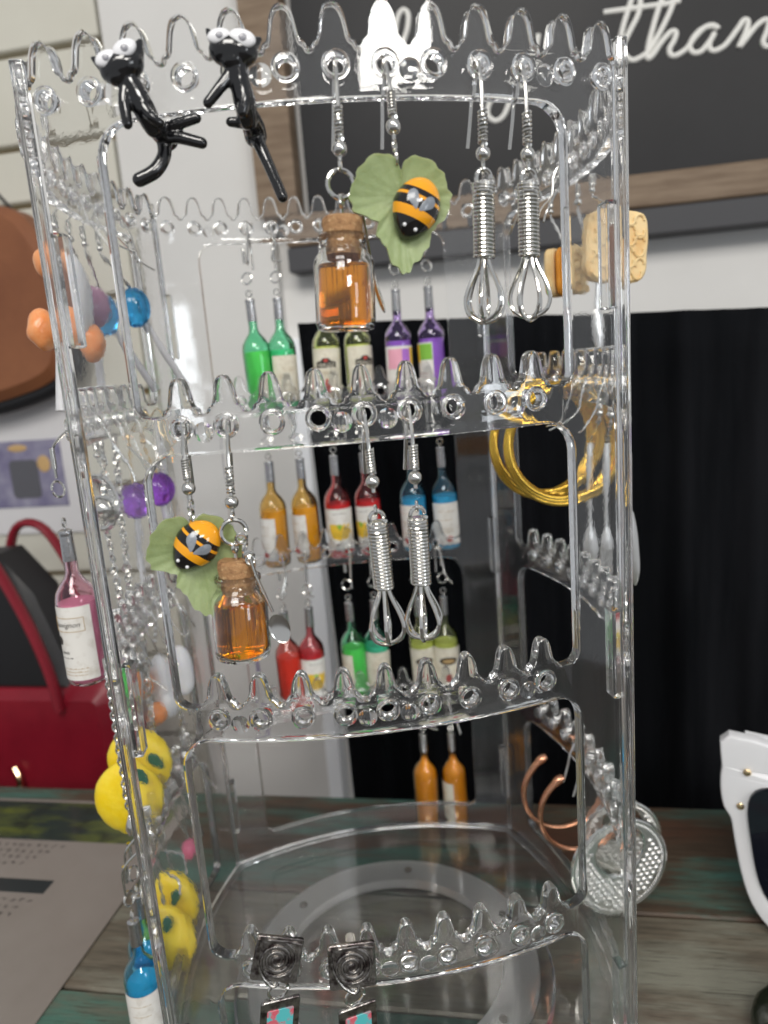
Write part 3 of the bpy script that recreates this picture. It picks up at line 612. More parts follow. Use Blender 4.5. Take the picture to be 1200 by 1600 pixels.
bottle('olive', (0.72, 0.78, 0.36), (0.52, 0.56, 0.12), 'olive green bottle earring with a dark banner label, left of the purple pair', 'back', 10, 0, 12.5, world_az=CAMAZ + 0.45, style='merlot', group=bk)
bottle('purple', (0.55, 0.38, 0.78), (0.30, 0.10, 0.50), 'purple wine bottle earring with a pink picture label', 'back', 30, 0, 31.0, world_az=CAMAZ - 0.05, style='purple', group=bk)
bottle('purple', (0.55, 0.38, 0.78), (0.30, 0.10, 0.50), 'purple wine bottle earring with a green and yellow label turned to the left', 'back', 40, 0, 44.2, world_az=CAMAZ - 1.0, style='purplegreen', group=bk)
bottle('amber_yellow', (0.90, 0.60, 0.06), (0.94, 0.47, 0.004), 'yellow wine bottle earring in the second back row, farther from the red bottles', 'back', -30, 1, -31.6, world_az=CAMAZ - 1.0, style='white', group=bk, tr=0.36)
bottle('amber_yellow', (0.90, 0.60, 0.06), (0.94, 0.47, 0.004), 'yellow wine bottle earring in the second back row, nearer to the red bottles', 'back', -20, 1, -18.6, world_az=CAMAZ - 1.1, style='white', group=bk, tr=0.36)
bottle('red', (0.80, 0.06, 0.07), (0.80, 0.012, 0.015), 'red wine bottle earring with a yellow crest label in full view', 'back', 0, 1, -2.6, world_az=CAMAZ, style='yellowcrest', group=bk)
bottle('red', (0.80, 0.06, 0.07), (0.80, 0.012, 0.015), 'red wine bottle earring behind the left of the two lower whisks', 'back', 10, 1, 10.2, world_az=CAMAZ - 0.8, style='yellowcrest', group=bk)
bottle('blue', (0.12, 0.62, 0.85), (0.04, 0.48, 0.72), 'blue wine bottle earring half hidden by the right of the two lower whisks', 'back', 30, 1, 31.6, world_az=CAMAZ - 0.9, style='white', group=bk)
bottle('blue', (0.12, 0.62, 0.85), (0.04, 0.48, 0.72), 'blue wine bottle earring with a white label, rightmost in the second back row', 'back', 40, 1, 44.6, world_az=CAMAZ - 0.2, style='white', group=bk)
bottle('scarlet', (0.85, 0.20, 0.14), (0.82, 0.05, 0.02), 'bright scarlet wine bottle earring beside the little silver spoon', 'back', -30, 2, -33.0, group=bk, tr=0.4)
bottle('wine_red', (0.50, 0.05, 0.07), (0.28, 0.012, 0.02), 'dark red wine bottle earring with a yellow crest label in the third back row', 'back', -20, 2, -20.2, world_az=CAMAZ + 0.3, style='yellowcrest', group=bk)
bottle('bright_green', (0.12, 0.62, 0.36), (0.30, 0.90, 0.10), 'bright green wine bottle earring in the third back row', 'back', 0, 2, -2.4, world_az=CAMAZ - 1.4, style='plain', group=bk, tr=0.35)
bottle('teal_green', (0.16, 0.62, 0.46), (0.05, 0.40, 0.26), 'teal green wine bottle earring with a cream label under the left lower whisk', 'back', 10, 2, 10.6, world_az=CAMAZ, style='plain', group=bk)
bottle('olive', (0.72, 0.78, 0.36), (0.52, 0.56, 0.12), 'olive bottle earring with a round dark label under the right lower whisk', 'back', 30, 2, 29.6, world_az=CAMAZ, style='band', group=bk)
bottle('olive', (0.72, 0.78, 0.36), (0.52, 0.56, 0.12), 'olive bottle earring with a round dark label, rightmost in the third back row', 'back', 40, 2, 42.8, world_az=CAMAZ, style='band', group=bk)
bottle('orange', (0.90, 0.56, 0.08), (0.92, 0.42, 0.006), 'orange wine bottle earring low in the bottom back row, left of its pair', 'back', 30, 3, 28.8, group=bk, tr=0.45, fill=-43)
bottle('orange', (0.90, 0.56, 0.08), (0.92, 0.42, 0.006), 'orange wine bottle earring low in the bottom back row, right of its pair', 'back', 40, 3, 41.6, world_az=CAMAZ - 1.5, style='plain', group=bk, tr=0.45, fill=-43)
sd = 'wine bottle earrings on the left panel'
pb = bottle('pink', (0.97, 0.60, 0.74), (0.96, 0.34, 0.52), 'pink wine bottle earring with a white script label hanging outside the left edge', 'left', 0, 1, 0, out=13.5, world_az=CAMAZ - 0.35, style='sauvignon', group=sd, top=-31, tr=0.7, fill=-52.6)
pb.root.scale = (1.1, 1.1, 1.1)
bottle('sky_blue', (0.10, 0.55, 0.75), (0.02, 0.32, 0.50), 'blue wine bottle earring at the bottom left, nearer of the pair', 'left', -20, 3, -17, out=9.5, world_az=CAMAZ, style='white', group=sd, fill=-50.5)
bottle('sky_blue', (0.10, 0.55, 0.75), (0.02, 0.32, 0.50), 'blue wine bottle earring at the bottom left, hidden behind its pair', 'left', -10, 3, -4.2, out=10, world_az=CAMAZ, style='white', group=sd, fill=-50.5)

# --- honey jars
def honey(label, x, row, out, spoon, ry=0.0):
    e = Ear('honey_jar_earring', label, 'earring', 'front', x, row, 'honey jar earrings'); oy = -out
    hook(e, out, 16.5)
    ring(e, 'link', (0, oy, -19.7), 0.95, 0.32, R(80), 0, CHROME)
    ring(e, 'jump_ring', (0, oy, -23.2), 2.75, 0.5, R(10), 0, CHROME)
    e.part('eye_pin', lambda: MB().tube(arc((0, 0, -26.6), 1.1, 90, 425, 14) + [Vector((0, 0, -28)), Vector((0, 0, -31))], 0.4, 7), CHROME, 'heye', (0, oy, 0), (0, 0, R(70)))
    def ck():
        rn = random.Random(3); mb = MB(); mb.lathe([(0, -29.6), (3.5, -29.4), (4.15, -29.9), (4.2, -31), (3.95, -33.6), (3.7, -34.8), (3.6, -37.2), (0, -37.5)], 36)
        mb.v = [tuple(Vector(v) * 1.0 + Vector((v[0], v[1], 0)).normalized() * (0.28 * noise.noise(Vector(v) * 0.9)) if (abs(v[0]) + abs(v[1])) > 0.1 else v) for v in mb.v]; return mb
    e.part('cork', ck, CORK, 'cork', (0, oy, 0))
    j = e.part('jar', lambda: MB().lathe([(3.85, -33.0), (4.6, -32.8), (5.15, -33.2), (5.2, -34.0), (4.7, -34.6), (4.55, -35.6), (5.2, -36.6), (6.0, -37.6), (6.3, -38.8), (6.3, -50.6), (5.9, -51.8), (5.0, -52.2), (0, -51.7), (0, -50.9), (4.9, -51.3), (5.5, -50.6), (5.6, -49.6), (5.6, -39.2), (5.2, -38.2), (4.3, -37.0), (3.9, -35.6)], 40, closed=True), GLASS, 'jar', (0, oy, 0))
    e.part('honey', lambda: MB().lathe([(0, -38.9), (4.8, -38.9), (5.35, -39.0), (5.52, -39.4), (5.52, -49.6), (5.4, -50.5), (4.85, -51.2), (0, -50.8)], 40), HONEY, 'honey', parent=j)
    if spoon:
        for i in range(3): ring(e, 'chain_link', (1.6 + 0.75 * i, oy - 0.8 - 1.3 * i, -24.6 - 1.7 * i), 1.15, 0.35, R(80 * (i % 2)), 0.3, CHROME)
        def sp():
            mb = MB(); h = spline([(0, 0, 0), (0.5, 0, -4), (1.6, 0, -9), (2.6, 0, -13)], 5)
            mb.tube(h, [0.95 - 0.4 * i / (len(h) - 1) for i in range(len(h))], 10, flat=0.5)
            mb.tube([Vector((0, 0.0, -0.6)) + Vector(v) for v in arc((0, 0, 0), 0.9, 0, 345, 14)], 0.28, 6)
            mb.ball((3.3, 0, -17.2), (2.3, 0.9, 3.5), 18, 12, M=Matrix.Rotation(R(-10), 4, 'Y'), fn=lambda v: Vector((v.x, (v.y if v.y > 0 else v.y * -0.45), v.z)))
            return mb
        e.part('spoon', sp, CHROME, 'spoon', (3.4, oy - 4.0, -28.2), (0, R(-7), 0))
    else:
        def dp(): return MB().tube(spline([(0, 0, 0), (0.8, 0, -4), (2.4, 0, -9)], 5), [0.5, 0.7, 0.9, 1.0, 1.0, 1.1, 1.2, 1.2, 1.1, 0.8, 0.4], 10, flat=0.5)
        e.part('spoon', dp, CHROME, 'dipper', (6.0, oy + 1.5, -39.5)); e.part('spoon_wire', lambda: MB().tube([(2.6, 0, -23), (4.5, 0.8, -30), (6.0, 1.5, -39.5)], 0.3, 6), CHROME, 'dwire', (0, oy, 0))
    e.root.rotation_euler = (0, ry, 0)
    return e
honey('honey jar earring with amber honey and cork, hanging from the top front row', 0, 0, 4.2, False, R(2.8))
honey('honey jar earring with a silver spoon, hanging from the second front row', -30, 1, 5.5, True, R(2.3))

# --- leaf with bee
LEAFO = [(0.0, 4.6), (-0.9, 6.6), (-3.2, 7.6), (-6.6, 6.8), (-9.0, 4.0), (-10.6, 0.4), (-10.2, -2.8), (-7.6, -4.2), (-5.2, -5.4), (-5.6, -8.0), (-4.0, -9.8), (-2.9, -13.0), (-1.0, -15.0), (0.4, -15.6), (1.8, -13.8), (3.6, -12.2), (5.4, -9.6), (6.2, -7.0), (8.6, -5.0), (10.2, -1.4), (9.4, 1.4), (8.2, 4.2), (5.6, 6.4), (2.8, 7.2), (0.9, 6.4)]
def leafbee(label, x, row, out, dx, bee_ang, bee_c, tw, squash):
    e = Ear('leaf_bee_earring', label, 'earring', 'front', x, row, 'bee on leaf earrings')
    hook(e, out, 13.0, dx=dx * 0.4); oy = -out; lc = Vector((dx, oy - 0.6, -26.2))
    e.part('link', lambda: MB().tube(arc((0, 0, 0), 1.2, 0, 345, 14), 0.3, 6), CHROME, 'leaflink', (dx * 0.4, oy, -16.8), (0, 0, R(70)))
    e.part('link', lambda: MB().tube(arc((0, 0, 0), 1.7, 0, 345, 14), 0.3, 6), CHROME, 'leaflink2', (dx * .5, oy - 0.5, -19.2), (0, 0, R(85)))
    def lf():
        o = spline([(a * squash, b_, 0) for a, b_ in LEAFO], 5, True); n = len(o); o = [p * (1 + 0.02 * math.sin(i * 1.05)) for i, p in enumerate(o)]; mb = MB(); rings = 9
        def P(t, i, s):
            p = o[i] * t; a = math.atan2(p.y, p.x)
            rip = 0.0; vein = 0.24 * max(0, math.cos(a * 3.5 + 1.2)) ** 8 * t * (1.1 - t) + 0.15 * noise.noise(Vector((p.x * .8, p.y * .8, 0)))
            cup = 1.6 * t * t + 0.5 * math.sin(3 * a) * t * t
            return (p.x * (1 + 0.02 * math.sin(i * 1.7)), -cup - rip - vein if s else -cup - rip - vein + 0.9, p.y)
        vs = []; fs = []
        for s in (1, 0):
            b0 = len(vs); vs.append(P(0, 0, s))
            for k in range(1, rings + 1): vs += [P(k / rings, i, s) for i in range(n)]
            for i in range(n):
                fs.append((b0, b0 + 1 + i, b0 + 1 + (i + 1) % n))
                for k in range(rings - 1): q = b0 + 1 + k * n; fs.append((q + i, q + n + i, q + n + (i + 1) % n, q + (i + 1) % n))
        h = 1 + rings * n; q = 1 + (rings - 1) * n
        for i in range(n): fs.append((q + i, q + (i + 1) % n, h + q + (i + 1) % n, h + q + i))
        return mb.add(vs, fs)
    lf_ = e.part('leaf', lf, LEAF, f'leaf{squash}', lc, (0, tw, R(4)))
    # bee: long axis along local z, dome towards -Y
    bc = Vector((bee_c[0] - dx, -1.6, bee_c[1] + 26.2))
    def be():
        mb = MB(); US, VS = 24, 30; A, B_, D = 4.9, 6.3, 3.7
        mb.ball((0, 0, 0), (A, D, B_), US, VS, fn=lambda v: Vector((v.x * (1.0 - 0.04 * (v.z < 0) * abs(v.z)), v.y if v.y < 0 else v.y * 0.2, v.z)))
        for i, f in enumerate(mb.f):
            z = sum(mb.v[k][2] for k in f) / len(f); t = (B_ - z) / (2 * B_)
            mb.m[i] = 0 if (t < 0.24 or 0.36 < t < 0.42 or 0.56 < t < 0.70) else 1
        return mb
    b_ = e.part('bee', be, [BEEY, BEEB], 'bee', bc, (0, bee_ang, 0), parent=lf_)
    def surf(x_, z_, h): return (x_, -3.7 * math.sqrt(max(0, 1 - (x_ / 4.9) ** 2 - (z_ / 6.3) ** 2)) - h, z_)
    def wg():
        mb = MB()
        for s in (-1, 1):
            P = [(s * 0.25, -0.9), (s * 1.3, -0.5), (s * 2.7, 0.6), (s * 2.9, 1.9), (s * 2.1, 2.7), (s * 1.1, 2.2), (s * 0.45, 0.8)]
            P = [(p.x, p.y) for p in spline([(a, b2, 0) for a, b2 in P], 3, True)]; c_ = (s * 1.6, 1.2); n = len(P); vs = [surf(*c_, 0.10)] + [surf(c_[0] + (p[0] - c_[0]) * .55, c_[1] + (p[1] - c_[1]) * .55, 0.10) for p in P] + [surf(p[0], p[1], 0.04) for p in P]
            mb.add(vs, [(0, 1 + i, 1 + (i + 1) % n) for i in range(n)] + [(1 + i, 1 + n + i, 1 + n + (i + 1) % n, 1 + (i + 1) % n) for i in range(n)])
        return mb
    e.part('bee_paint', lambda: (lambda mb: mb)(wg()), WING, 'wings', bc, (0, bee_ang, 0), parent=lf_)
    e.part('bee_eyes', lambda: MB().ball(surf(-1.2, -4.3, 0), 0.42, 10, 6).ball(surf(1.2, -4.3, 0), 0.42, 10, 6), DOT, 'beeeye', bc, (0, bee_ang, 0), parent=lf_)
    return e
leafbee('green frosted leaf earring with a painted bee, in the top front row', 10, 0, 5.0, 0.8, R(25), (3.4, -29.2), R(2), 1.0)
leafbee('green frosted leaf earring with a tilted bee, left in the second front row', -40, 1, 5.0, 0.2, R(47), (0.3, -25.6), R(-3), 1.0)

# --- whisks
def whisk(label, x, row, out, ry, yaw, bd=18.0):
    e = Ear('whisk_earring', label, 'earring', 'front', x, row, 'whisk earrings'); oy = -out
    hook(e, out, bd, key=f'w{bd}', cr=1.1)
    ring(e, 'link', (0, oy, -21.0), 1.1, 0.34, R(80), 0, CHROME); ring(e, 'link', (0, oy, -22.8), 1.7, 0.5, R(15), 0.15, CHROME)
    def sp():
        n = 19; P = [(2.0 * math.cos(2 * PI * t / 18), 2.0 * math.sin(2 * PI * t / 18), -23.6 - 15.2 * t / (n * 18)) for t in range(n * 18 + 1)]
        return MB().tube(P, 0.42, 7)
    e.part('spring_handle', sp, STEEL, 'spring', (0, oy, 0)); e.part('core', lambda: MB().tube([(0, 0, -23.4), (0, 0, -39)], 1.45, 12), STEEL, 'wcore', (0, oy, 0))
    for k in range(3):
        def lp(): return MB().tube(spline([(-0.9, 0, -38), (-1.6, 0, -41), (-3.6, 0, -45.2), (-4.35, 0, -48.2), (-3.3, 0, -51), (0, 0, -52.4), (3.3, 0, -51), (4.35, 0, -48.2), (3.6, 0, -45.2), (1.6, 0, -41), (0.9, 0, -38)], 5), 0.47, 8)
        e.part('wire_loop', lp, CHROME, 'wloop', (0, oy, 0.25 * k), (0, 0, yaw + R(60 * k)))
    e.root.rotation_euler = (0, ry, 0); return e
whisk('silver whisk earring in the top front row, left of its pair', 30, 0, 4.4, R(2.2), R(5))
whisk('silver whisk earring in the top front row, by the window edge with toast behind it', 40, 0, 4.4, R(1.2), R(40))
whisk('silver whisk earring in the second front row in front of a red bottle', 0, 1, 4.6, R(-1.5), R(20), 14.5)
whisk('silver whisk earring in the second front row in front of a blue bottle', 10, 1, 4.6, R(0.6), R(75), 14.5)

# --- cats climbing through the panel: one continuous skin each
def cat(label, x, chains, balls, eyes, nose, posts):
    e = Ear('cat_earring', label, 'earring', 'front', x, 0, 'black cat earrings')
    mb = MB()
    for P, r in chains:
        q = spline([e.w(*p) for p in P], 5); n = len(q); rr = []
        for i in range(n): t = i / (n - 1) * (len(r) - 1); a = int(min(t, len(r) - 2)); rr.append((r[a] + (r[a + 1] - r[a]) * (t - a)) * 1.22)
        mb.tube(q, rr, 12)
        mb.ball(q[0], rr[0] * 1.01, 12, 8); mb.ball(q[-1], rr[-1] * 1.01, 12, 8)
    for c, r, rot in balls: mb.ball(e.w(*c), r, 20, 14, M=rot)
    me = mb.mesh('body', BLACKGLOSS)
    o = bpy.data.objects.new('body', me); C.objects.link(o)
    rm = o.modifiers.new('join', 'REMESH'); rm.mode = 'VOXEL'; rm.voxel_size = 0.00028; sm = o.modifiers.new('soft', 'SMOOTH'); sm.iterations = 3; sm.factor = 0.5
    bpy.context.view_layer.update(); ev = o.evaluated_get(bpy.context.evaluated_depsgraph_get()); m2 = bpy.data.meshes.new_from_object(ev)
    m2.polygons.foreach_set('use_smooth', [True] * len(m2.polygons)); o.modifiers.clear(); o.data = m2; o.parent = e.root
    if not m2.materials: m2.materials.append(BLACKGLOSS)
    for c, r, rot in eyes:
        ey = e.part('eye', MB().ball((0, 0, 0), r, 20, 12, M=rot), DOT, None, e.w(*c)); p = Vector((0, 0, 0))
        e.part('pupil', MB().ball((0, 0, 0), (r[0] * 0.3, 0.18, r[2] * 0.42), 12, 6), mat('grey_pupil_paint', (0.30, 0.30, 0.33), 0.3, coat=0.4), None, (r[0] * 0.05, -r[1] * 0.97, -r[2] * 0.05), parent=ey)
    e.part('post', MB().tube([e.w(*p) for p in posts], 0.45, 8), STEEL)
    return e
RY = lambda a: Matrix.Rotation(R(a), 4, 'Y')
fy = -81.5
cat('black cat earring with raised tail curl, leftmost in the top front row', -40,
    [([(-42.3, fy, 0.6), (-40.2, fy, -2.6), (-38.8, fy + 0.5, -6.2), (-37.4, fy + 2, -9.6)], [2.0, 1.7, 1.9, 1.6]),          # neck and chest
     ([(-41.2, fy - .4, -2.6), (-41.9, fy - 1.2, -6.0), (-41.8, fy - 1.4, -9.8)], [1.2, 1.0, 0.85]),                          # near front leg
     ([(-39.6, fy, -4.0), (-37.6, fy - 1.0, -8.0), (-35.8, fy - 0.6, -9.6)], [1.0, 0.9, 0.8]),                                # far front leg
     ([(-38.0, fy + 2.0, -8.6), (-36.5, fy + 6.5, -9.4), (-36.0, fy + 8.5, -9.8)], [1.6, 1.9, 2.0]),                          # hips behind the plate
     ([(-36.4, fy + 6, -9.2), (-33.2, fy + 4, -8.6), (-28.9, fy + 3.0, -7.9)], [1.3, 1.0, 0.85]), ([(-36.4, fy + 7, -10.0), (-33.4, fy + 4.4, -10.8), (-28.4, fy + 3, -12.6)], [1.4, 1.1, 0.95]),
     ([(-36.6, fy + 7, -10.2), (-36.6, fy + 6, -13.6), (-38.6, fy + 5, -16.8), (-42.0, fy + 4.4, -18.6)], [1.2, 1.2, 1.25, 1.2]),
     ([(-39.6, fy, 1.6), (-38.4, fy, 3.6), (-37.6, fy, 5.2)], [1.9, 1.2, 0.5]), ([(-44.2, fy, 0.6), (-45.8, fy, 1.8), (-46.9, fy, 2.6)], [1.5, 0.9, 0.4])],
    [((-41.6, fy - .3, 0.8), (4.5, 3.0, 3.1), RY(-20)), ((-42.4, fy - .8, -1.2), (2.2, 2.0, 1.6), RY(-15))],
    [((-44.0, fy - 2.3, 1.6), (2.2, 0.8, 1.4), RY(-24)), ((-40.3, fy - 2.5, 3.1), (2.45, 0.8, 1.6), RY(-24))], None,
    [(-39.5, -74, 0.0), (-39.6, fy, -0.6)])
cat('black cat earring with long straight tail hanging down, in the top front row', -20,
    [([(-20.0, fy, 1.2), (-19.4, fy, -2.4), (-18.8, fy + .3, -6.2), (-18.6, fy + 2.0, -9.0)], [2.0, 1.7, 1.9, 1.6]),
     ([(-21.2, fy - .4, -1.6), (-23.4, fy - 1.0, -4.0), (-25.9, fy - 1.2, -6.6)], [1.1, 0.95, 0.85]), ([(-18.8, fy - .6, -3.0), (-18.7, fy - 1.2, -6.0), (-19.4, fy - 1.4, -8.6)], [1.1, 1.0, 0.9]),
     ([(-18.6, fy + 2, -7.6), (-17.8, fy + 6.5, -9.0), (-17.6, fy + 8.0, -10.2)], [1.6, 2.0, 2.0]), ([(-18.2, fy + 5.6, -8.6), (-19.8, fy + 3.6, -9.0), (-22.2, fy + 3, -8.9)], [1.2, 1.0, 0.8]),
     ([(-17.6, fy + 7.6, -10.4), (-16.6, fy + 6, -13.4), (-15.0, fy + 5, -18.0), (-13.2, fy + 4.4, -23.4)], [1.35, 1.1, 1.0, 1.0]),
     ([(-17.4, fy, 3.0), (-16.0, fy, 4.0), (-14.7, fy, 4.8)], [1.6, 1.2, 0.5]), ([(-22.8, fy, 4.2), (-23.8, fy, 5.6), (-24.5, fy, 6.8)], [1.3, 0.8, 0.4])],
    [((-19.9, fy - .2, 2.9), (4.9, 3.0, 3.3), RY(4)), ((-20.2, fy - .8, 0.9), (2.5, 2.1, 1.8), RY(0))],
    [((-22.3, fy - 2.2, 4.8), (2.3, 0.8, 1.4), RY(-8)), ((-17.9, fy - 2.4, 4.2), (2.65, 0.8, 1.65), RY(14))], None,
    [(-19.8, -77, 0.0), (-19.6, fy, -0.4)])

# --- square spiral drops
def square(label, x, dz, a, tilt):
    e = Ear('square_drop_earring', label, 'earring', 'front', x, 3, 'square spiral drop earrings'); M = Matrix.Rotation(R(90), 4, 'X')
    c = (0.0, -5.4, dz)
    pl = e.part('plate', lambda: MB().prism(rrect(-5.9, -5.9, 5.9, 5.9, 0.8, 3), -0.6, 0.6, 0.2, M=M), ANTIQUE, 'sqplate', c, (tilt, a, 0))
    def spi():
        P = [((0.4 + 0.225 * t / 3.0) * math.cos(t / 3.0 * 1.0), -0.9, (0.4 + 0.225 * t / 3.0) * math.sin(t / 3.0)) for t in range(0, 62)]
        P += [(-3.2, -0.95, 5.1), (2.0, -0.9, 5.2), (5.2, -0.9, 4.7), (5.3, -0.9, 0.6), (3.9, -0.9, -3.8)]
        return MB().tube(P, 0.36, 7)
    e.part('spiral', spi, ANTIQUE, 'spiral', parent=pl)
    e.part('rim_wire', lambda: MB().tube(spline([(-5.4, -0.8, 5.2), (-4.9, -0.9, 0), (-2.9, -0.9, -4.3), (0, -1.0, -6.6), (1.4, -1, -5.8)], 5), 0.45, 7), ANTIQUE, 'rimw', parent=pl)
    e.part('post', lambda: MB().tube([(0, 0, 0), (0, 9, 1.0)], 0.4, 8), STEEL, 'sqpost', (0, -4.6, 0)); e.part('stopper', lambda: MB().lathe([(0, 0), (1.4, 0.1), (1.4, 3.2), (2.4, 4.0), (2.4, 5), (0, 5.4)], 18, M=Matrix.Rotation(R(90), 4, 'X')), RUBBER, 'stop', (0, 8.5, 0.6))
    rg = (math.sin(a) * -6.6 * 0.3, -6.2, dz - 8.4)
    ring(e, 'jump_ring', rg, 2.5, 0.42, R(20), 0.1, CHROME)
    p2 = e.part('lower_plate', lambda: MB().prism(rrect(-5.0, -11, 5.0, 0, 0.8, 3), -0.5, 0.5, 0.2, M=M), ANTIQUE, 'lplate', (rg[0] + 0.4, -6.4, dz - 10.8), (0.1, a * 0.5, R(14)))
    e.part('inlay', lambda: MB().prism(rrect(-3.4, -9.0, 3.4, -2.6, 0.5, 3), 0.45, 0.75, 0.1, M=M), TURQ, 'inlay', parent=p2)
    return e
square('square silver spiral earring turned to a diamond, leftmost in the bottom front row', -33, 7.0, R(16), R(-6))
square('square silver spiral earring hanging flat, right of the diamond turned one', -14.5, 4.6, R(2), R(-6))

# --- right panel: crackers, gold hoops, utensils, copper hoops, crescent discs
def cracker(label, x, c, size, yaw, roll, cheese):
    e = Ear('cracker_earring', label, 'earring', 'right', x, 0, 'cracker earrings'); lc = e.w(*c)
    hook(e, 5.5, 9.5, 1.0, key='cr', wr=0.32, jit=41 + x); P = spline([Vector((0, -5.5, -11.5)), (Vector((0, -5.5, -11.5)) + Vector(lc) + Vector((0, 0, size * .5))) / 2, Vector(lc) + Vector((0, 0, size * .45))], 4)
    e.part('chain', lambda: MB().tube(P, [0.3 + 0.35 * (i % 2) for i in range(len(P))], 7), CHROME)
    rot = (0, roll, yaw)
    def sl(th, y):
        def f():
            mb = MB(); o = []
            for i in range(48):
                a = 2 * PI * i / 48; k = (abs(math.cos(a)) ** 5 + abs(math.sin(a)) ** 5) ** (-1 / 5); o.append((size / 2 * k * math.cos(a) * (1 + 0.012 * math.sin(9 * a)), size / 2 * k * math.sin(a)))
            mb.prism(o, y - th / 2, y + th / 2, 0.8, M=Matrix.Rotation(R(90), 4, 'X')); return mb
        return f
    p = e.part('biscuit', sl(4.4, 2.6 if cheese else 0), CRACKER, None, lc, rot)
    if cheese: e.part('cheese', sl(2.4, -1.0), CHEESE, None, lc, rot); e.part('biscuit', sl(3.6, -4.6), CRACKER, None, lc, rot)
    rn = random.Random(int(size * 7))
    def marks():
        mb = MB()
        for i in range(5):
            for j in range(6):
                u = (i - 2) * size * 0.17 + rn.uniform(-.5, .5); v = (j - 2.5) * size * 0.145 + rn.uniform(-.4, .4); s = 1 if (i + j) % 2 else -1
                for y in ((-2.35, 2.35) if not cheese else (5.0,)):
                    mb.tube(arc((u, -y, v), size * 0.075, 0 if s > 0 else 180, 210 if s > 0 else 390, 7), 0.5, 6)
        return mb
    e.part('embossing', marks, CRACKER, None, parent=p)
    return e
cracker('large square embossed cracker earring hanging at the right post', 0, (94, 3, -27), 23, R(-82), R(4), False)
cracker('smaller cracker and cheese sandwich earring seen through the right whisk', 30, (87, 28, -31), 17.0, R(-35), R(-2), True)

def hoops(label, name, x, row, c, r, n, wire, metal, spread, a0=0, a1=345, yaw=0.0, tilt=0.0, group=None):
    e = Ear(name, label, 'earring', 'right', x, row, group); lc = e.w(*c); rn = random.Random(4)
    for i in range(n):
        f = (i - (n - 1) / 2)
        o = e.part('strand', MB().tube(arc((0, 0, 0), r * (1 - 0.028 * abs(f)) + rn.uniform(-.2, .2), a0, a1, 56), wire, 10), metal, None, Vector(lc) + Vector((f * spread, 0.2 * f, 0.5 * abs(f))), (0, 0, 0))
        # ring plane is local XZ of the mesh; turn it to contain the panel normal
        o.rotation_euler = (R(2.5) * f, tilt, PI / 2 + yaw + R(3.2) * f)
    return e
g1 = hoops('large gold hoop earring of several strands on the right panel, nearer hoop', 'gold_hoop_earring', 10, 1, (77, 9, -92.4), 21.6, 6, 0.95, GOLD, 0.9, 95, 445, 0, 0, 'gold hoop earrings')
g1.part('gold_clasp', MB().tube(arc((0, 0, 0), 21.6, 62, 92, 8), 1.5, 12), GOLD, None, g1.w(77, 8, -92.4), (0, 0, PI / 2))
g2 = hoops('large gold hoop earring of several strands on the right panel, farther hoop', 'gold_hoop_earring', 20, 1, (74, 20, -91.6), 21.6, 6, 0.95, GOLD, 0.9, 95, 445, R(6), 0, 'gold hoop earrings')
g2.part('gold_clasp', MB().tube(arc((0, 0, 0), 21.6, 62, 92, 8), 1.5, 12), GOLD, None, g2.w(74, 19, -91.6), (0, 0, PI / 2 + R(6)))
for x, c, lb in ((20, (76, 18, -233), 'open copper hoop earring low on the right panel, with its tip higher'), (10, (80, 10, -238), 'open copper hoop earring low on the right panel, with its tip lower')):
    e = hoops(lb, 'copper_hoop_earring', x, 3, c, 17.5, 2, 1.0, COPPER, 1.0, -175, 62 + 0, R(4), 0, 'copper hoop earrings')
    t = arc((0, 0, 0), 17.5, 52, 66, 3); e.part('hoop_tip', MB().tube(t, [1.5, 1.7, 1.7, 1.2], 12), COPPER, None, e.w(*c), (0, 0, PI / 2 + R(4)))
    # the wire from the hoop back up to its hole
    P = spline([Vector((0, 0, 0)), Vector((0, -6, -3)), e.w(c[0] + 15, c[1], c[2] + 6), e.w(c[0] + 17.4, c[1], c[2] - 2)], 5); e.part('ear_wire', MB().tube(P, 0.5, 8), COPPER)

def utensil(label, x, row, c_top, length, kind, lean=0.0, hookout=6.5):
    e = Ear('utensil_earring', label, 'earring', 'right', x, row, 'silver utensil earrings'); lt = Vector(e.w(*c_top))
    hook(e, hookout, 11, 1.3, key='ut', cr=1.0, wr=0.32, jit=77 + x)
    P = [Vector((0, -hookout, -13.4)) + (lt + Vector((0, 0, 1)) - Vector((0, -hookout, -13.4))) * (i / 8) for i in range(9)]
    e.part('chain', MB().tube(P, [0.35 + 0.45 * (i % 2) for i in range(9)], 7), CHROME)
    L = length
    def ut():
        mb = MB(); st = {'knife': [(0, 1.2), (.1, 1.3), (.4, 1.0), (.45, 1.5), (.6, 2.2), (.85, 2.1), (.95, 1.3), (1, .4)], 'spoon': [(0, 1.2), (.12, 1.5), (.4, 1.1), (.58, 0.9), (.68, 1.6), (.78, 2.8), (.88, 3.0), (.96, 2.0), (1, .5)], 'fork': [(0, 1.2), (.12, 1.5), (.4, 1.1), (.58, 0.9), (.66, 1.8), (.72, 2.5), (.78, 2.6)]}[kind]
        mb.tube(spline([(0, 0.5 * math.sin(t * 5), -L * t) for t, r in st], 4), [v.x for v in spline([(r, 0, 0) for t, r in st], 4)], 14, flat=0.4, M=Matrix.Rotation(PI / 2, 4, 'Z'))
        if kind == 'fork':
            for x_ in (-2.0, -0.7, 0.7, 2.0): mb.tube([(x_, 0, -L * .76), (x_, 0.3, -L * .9), (x_ * .95, 0, -L)], [0.55, 0.5, 0.25], 8)
        return mb
    e.part(kind, ut, SILVERM, None, lt, (0.05, lean, R(-80)))
    return e
utensil('silver knife earring hanging below the large cracker', 10, 0, (88, 3, -36), 25, 'knife', 0, 5)
utensil('silver spoon earring beside the gold hoops, farther from the right post', 0, 1, (86, 8, -92), 46, 'spoon')
